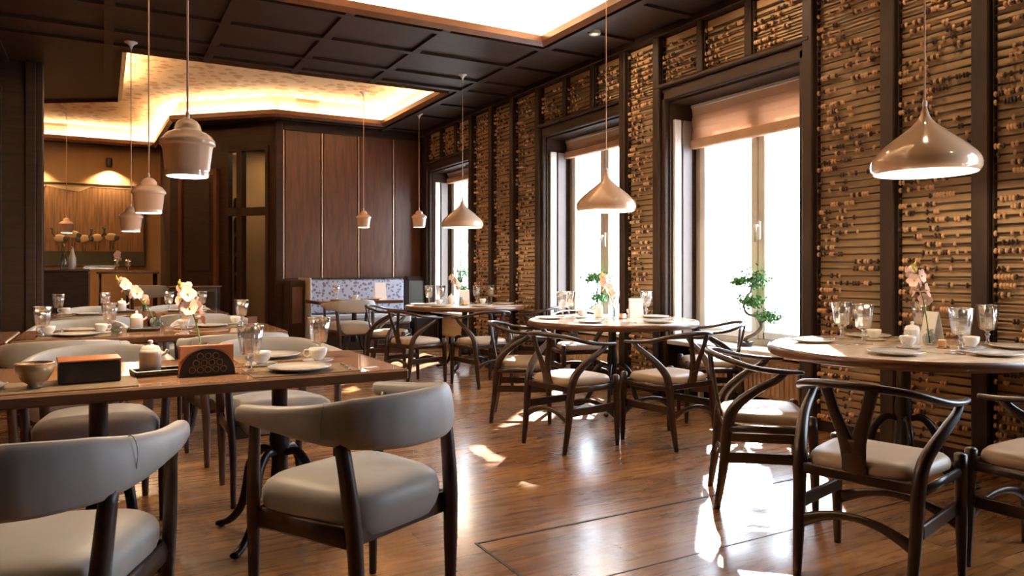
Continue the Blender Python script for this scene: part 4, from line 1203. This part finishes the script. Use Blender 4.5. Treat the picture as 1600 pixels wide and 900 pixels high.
MB().lathe([(.033, .05), (.030, .068), (.018, .082), (.006, .087), (0, .087)], 24).build('lid', M['water_glass'], o)
o = empty('wooden_stand', (1.00, 5.86, TZ), R(15), 'small brown wooden table stand at the right end of the second row table', 'stand')
b = MB(); b.box(-.035, .035, -.006, .006, .0, .06, .003); b.build('upright', M['edge_wood'], o)
b = MB(); b.box(-.04, .04, -.02, .02, 0, .006, .002); b.build('base', M['edge_wood'], o)
o = empty('cutlery_box', (-.62, 5.36, TZ), 0, 'dark cutlery box at the left edge with a bright handle sticking out', 'box')
b = MB()
for x0, x1, y0, y1 in ((-.05, .05, -.035, -.029), (-.05, .05, .029, .035), (-.05, -.044, -.029, .029), (.044, .05, -.029, .029)): b.box(x0, x1, y0, y1, .004, .08, .001)
b.box(-.05, .05, -.035, .035, 0, .005); b.build('box_body', M['black_box'], o)
for q in range(1):
    o = empty('steel_ladle', (-.61, 5.36, TZ + .006), 0, 'thin steel handle leaning out of the dark cutlery box', 'cutlery')
    b = MB(); b.sweep([(.028, 0, .0), (.01, 0, .08), (-.045, 0, .22)], (.004, .003), 8, up=(0, 1, 0)); b.build('handle', M['steel'], o)

# ================================================================== WINDOW PLANTS
def bonsai(loc, pts, clumps, label, seed, nleaf):
    rr = random.Random(seed); r = empty('bonsai_tree', loc, 0, label, 'plant', 'small bonsai trees on the window sills')
    b = MB(); b.lathe([(0, 0), (.05, 0), (.055, .004), (.065, .035), (.068, .036), (.068, .040), (.058, .040), (.056, .03), (0, .03)], 28); b.build('shallow_pot', M['black_box'], r)
    path = cat(pts, 6); k = len(path)
    b = MB(); b.sweep(path, [.018 * (1 - .72 * i / k) for i in range(k)], 8, up=(1, 0.3, 0)); b.build('trunk', M['bark'], r)
    br = MB()
    for (c, rad, sc, anchor) in clumps:
        a0 = path[int(anchor * (k - 1))]; c = Vector(c)
        for q in range(5):
            e = c + Vector((rr.uniform(-1, 1) * rad * .6, rr.uniform(-1, 1) * rad * .8, rr.uniform(-.3, .3) * rad))
            br.sweep([a0, a0.lerp(e, .5) + Vector((0, 0, .008)), e], [.005, .003, .0012], 5, up=(1, 0, 0))
    br.build('branches', M['bark'], r)
    for (c, rad, sc, anchor) in clumps:
        lf = MB(); c = Vector(c)
        for q in range(int(1.9 * nleaf * rad / .1)):
            p = Vector((rr.gauss(0, .42), rr.gauss(0, .5), rr.gauss(0, .42) * sc)) * rad + c
            n_ = Vector((rr.uniform(-1, 1), rr.uniform(-1, 1), rr.uniform(-.2, 1))).normalized(); t = n_.orthogonal().normalized(); s_ = n_.cross(t)
            L = rr.uniform(.013, .022)
            lf.add([p - t * L, p + s_ * L * .5, p + t * L, p - s_ * L * .5, p + n_ * .0015], [(0, 1, 4), (1, 2, 4), (2, 3, 4), (3, 0, 4), (3, 2, 1, 0)])
        lf.build('foliage', M['leaf'], r)
    return r
bonsai((4.72, 4.42, .525), [(0, .015, .03), (0, -.02, .075), (0, -.11, .115), (0, -.17, .18), (0, -.12, .255), (0, -.03, .27), (0, .015, .32), (0, 0, .40), (0, -.05, .45), (0, -.07, .52), (0, -.08, .57)],
       [((0, -.24, .26), .095, .55, .45), ((0, -.06, .375), .10, .6, .75), ((0, -.11, .56), .095, .9, 1.0), ((-.01, .06, .545), .065, .5, .95)], 'curly-trunked bonsai on the sill of the big near window', 3, 190)
bonsai((4.74, 6.55, .525), [(0, 0, .03), (0, .03, .10), (0, -.02, .22), (0, .03, .34), (0, .00, .46), (0, .02, .56)],
       [((0, -.05, .56), .12, .6, 1.0), ((0, .10, .55), .10, .6, .95), ((0, -.02, .34), .08, .7, .6), ((0, .05, .22), .06, .7, .4)], 'bushy bonsai on the sill of the middle window', 5, 150)
bonsai((4.74, 10.02, .525), [(0, 0, .03), (0, .04, .14), (0, -.02, .28), (0, .02, .42), (0, 0, .56)],
       [((0, -.06, .60), .14, .7, 1.0), ((0, .12, .50), .08, .6, .8), ((0, -.04, .36), .07, .7, .6)], 'bushy bonsai on the sill of the far window', 8, 130)

# ================================================================== REAR LEFT ROOM
# painting with birds on the rear wall
pr = empty('bird_painting', (-.25, 14.90, 1.95), 0, 'large framed painting of white long-legged birds on the rear left wall', 'painting')
MB().box(-1.35, .90, 0, .045, -.70, .70, .01).build('canvas', M['paint_ground'], pr)
b = MB(); b.box(-1.35, .90, -.004, 0, -.70, -.46); b.build('painted_dark_band', M['paint_dark'], pr)
b = MB(); b.box(-1.38, .93, -.012, .048, -.73, -.70, .004); b.box(.90, .93, -.012, .048, -.70, .70, .004); b.box(-1.38, -1.35, -.012, .048, -.70, .70, .004); b.box(-1.38, .93, -.012, .048, .70, .73, .004); b.build('picture_frame', M['dark_wood'], pr)
outl = [(-1.35, .70), (-1.35, .66), (-1.02, .66), (-.86, .60), (-.76, .45), (-.74, .12), (-.62, .66), (-.12, .58), (.06, .67), (.90, .66), (.90, .70)]
b = MB(); n = len(outl); b.add([(x, -.004, z) for x, z in outl] + [(x, .001, z) for x, z in outl], [tuple(range(n)), tuple(range(2 * n - 1, n - 1, -1))] + [(j, j + n, (j + 1) % n + n, (j + 1) % n) for j in range(n)])
b.build('painted_cloud', M['bird_white'], pr)
for i, (bx, bz, fl) in enumerate(((-1.03, -.22, 1), (-.40, -.24, 1), (-.20, -.17, 1), (-.04, -.24, -1), (.16, -.22, -1), (.38, -.20, 1))):
    bb_ = MB(); bb_.ball((bx, -.010, bz), .085, 14, 8, (1.15, .10, .80)); bw = bb_.build('painted_bird', M['bird_white'], pr)
    q = MB(); q.ball((bx + fl * .085, -.014, bz - .01), .045, 10, 6, (1, .12, 1.15)); q.build('painted_tail', M['bird_dark'], bw)
    q = MB(); q.sweep(cat([(bx - fl * .07, -.012, bz + .03), (bx - fl * .11, -.012, bz + .10), (bx - fl * .10, -.012, bz + .16)], 4), (.013, .006), 6, up=(0, 1, 0)); q.ball((bx - fl * .115, -.012, bz + .165), .02, 8, 6, (1.5, .3, .8)); q.build('painted_neck', M['bird_dark'], bw)
    for d_ in (-.03, .03):
        q = MB(); q.sweep([(bx + d_, -.010, bz - .05), (bx + d_ * .6, -.010, bz - .22)], (.006, .003), 5, up=(0, 1, 0)); q.build('painted_leg', M['bird_dark'], bw)
# two wall spots above
GSP = 'picture lights on the rear left wall'
for x, lb in ((.10, 'small black picture light above the bird painting, right one'), (-1.10, 'small black picture light above the bird painting, left one')):
    o = empty('picture_light', (x, 14.80, 3.04), 0, lb, 'lamp', GSP)
    b = MB(); b.lathe([(.0, .10), (.045, .10), (.05, .08), (.05, -.04), (.045, -.06), (.04, -.06), (.04, .0), (0, .0)], 20); b.build('lamp_head', M['black'], o)
    b = MB(); b.box(-.015, .015, .04, .149, .02, .05, .004); b.build('wall_arm', M['black'], o)
    b = MB(); b.lathe([(0, -.045), (.035, -.045), (.035, -.05), (0, -.05)], 16); b.build('lens', M['bulb'], o)
    sp = bpy.data.lights.new('picture_spot', 'SPOT'); sp.energy = 130; sp.color = (1, .62, .32); sp.spot_size = R(125); sp.spot_blend = .5; sp.shadow_soft_size = .04
    so = bpy.data.objects.new('picture_spot', sp); C.objects.link(so); so.location = (x, 14.80, 2.97); so.rotation_euler = (R(12), 0, 0)
# bar counter with bottles
o = empty('bar_counter', (-.62, 12.3, 0), 0, 'dark bar counter at the far left with bottles on top', 'counter')
b = MB(); b.box(-.9, .44, -.3, .3, 0, 1.14, .01); b.build('body', M['dark_wood'], o)
b = MB(); b.box(-.92, .46, -.32, .32, 1.14, 1.17, .006); b.build('worktop', M['black_box'], o)
b = MB(); b.box(.44, .455, -.28, .28, .1, 1.12, .002); b.build('edge_strip', M['edge_wood'], o)
for x, y, mt, s_, lb in ((-.48, 12.12, 'water_glass', 1.0, 'clear glass bottle standing on the bar counter'), (-.38, 12.22, 'china', .9, 'white bottle beside the clear one on the bar counter')):
    q = empty('bottle', (x, y, 1.17), 0, lb, 'bottle', 'bottles on the bar counter')
    MB().lathe([(0, 0), (.045 * s_, 0), (.048, .01), (.048, .16), (.030, .22), (.017, .28), (.017, .34 * s_), (0, .34 * s_)], 22).build('bottle_body', M[mt], q)
    MB().lathe([(.019, .33 * s_), (.020, .335 * s_), (.019, .36 * s_), (0, .36 * s_)], 16).build('cap', M['steel'], q)
for i in range(3):
    q = empty('serving_tray', (-.05, 12.2, 1.17 + i * .02), R(4 * i), ('flat serving tray on the bar counter, lowest of the stack', 'flat serving tray on the bar counter, middle of the stack', 'flat serving tray on the bar counter, topmost of the stack')[i], 'tray', 'trays stacked on the bar counter')
    b = MB(); b.box(-.2, .2, -.12, .12, 0, .008, .003); b.build('tray_base', M['steel'], q)
    b = MB(); b.box(-.2, .2, -.12, -.112, .008, .018, .002); b.box(-.2, .2, .112, .12, .008, .018, .002); b.box(-.2, -.192, -.112, .112, .008, .018, .002); b.box(.192, .2, -.112, .112, .008, .018, .002); b.build('tray_rim', M['steel'], q)
o = flower_spike((-.02, 0), .26, 11)(); o.location = (.20, 12.3, 1.17); tag(o, 'single pale flower standing on the bar counter', 'flower', GF)
# bar-height table with two glasses and a stool
o = empty('high_table', (.36, 13.55, 0), 0, 'narrow high table with two glasses behind the bar counter', 'table')
b = MB(); b.box(-.45, .45, -.3, .3, 1.10, 1.14, .006); b.build('tabletop', M['edge_wood'], o)
for sx in (-1, 1):
    for sy in (-1, 1): b = MB(); b.sweep([(sx * .4, sy * .25, 0), (sx * .4, sy * .25, 1.10)], .02, 8, up=(0, 1, 0)); b.build('leg', M['dark_wood'], o)
for x, lb in ((.20, 'goblet on the narrow high table at the rear, left of two'), (.36, 'goblet on the narrow high table at the rear, right of two')):
    put('goblet', make_goblet, x, 13.4, 1.141, 0, lb, 'glass', 'goblets on the rear high table')
for x, lb in ((.62, 'round-back armchair standing at the narrow high table at the rear'),):
    put('armchair', make_armchair, x, 12.75, 0, 0, lb, 'chair', GA).scale = (1, 1, 1.18)
area('rear_room_light', (-1.6, 13.2, 3.3), (-1.6, 13.2, 0), .4, .4, 30, WARM)

# downlights set in the dark ceiling along the window wall (only the farthest is inside the picture)
for yy in (0.9, 2.4, 3.95, 5.55):
    if yy < 5:
        q = empty('ceiling_spotlight', (3.98, yy, CZ - 0.028), 0, 'small white recessed spotlight in the ceiling along the window wall, %s' % {0.9: 'nearest the front wall', 2.4: 'above the near round table', 3.95: 'above the near window'}[yy], 'spotlight')
        MB().lathe([(0.03, -0.004), (0.05, -0.006), (0.055, 0.0), (0.055, 0.028)], 20).build('spotlight_ring', M['white_paint'], q)
        MB().cyl(0, 0, -0.003, 0.01, 0.03, 16).build('spotlight_lens', M['lamp_in'], q)
    sp = bpy.data.lights.new('ceiling_spot', 'SPOT'); sp.energy = 32; sp.color = (1, .70, .42); sp.spot_size = R(150); sp.spot_blend = 1; sp.shadow_soft_size = .05
    so = bpy.data.objects.new('ceiling_spot', sp); C.objects.link(so); so.location = (3.98, yy, CZ - 0.045); so.rotation_euler = (0, R(-28), 0)
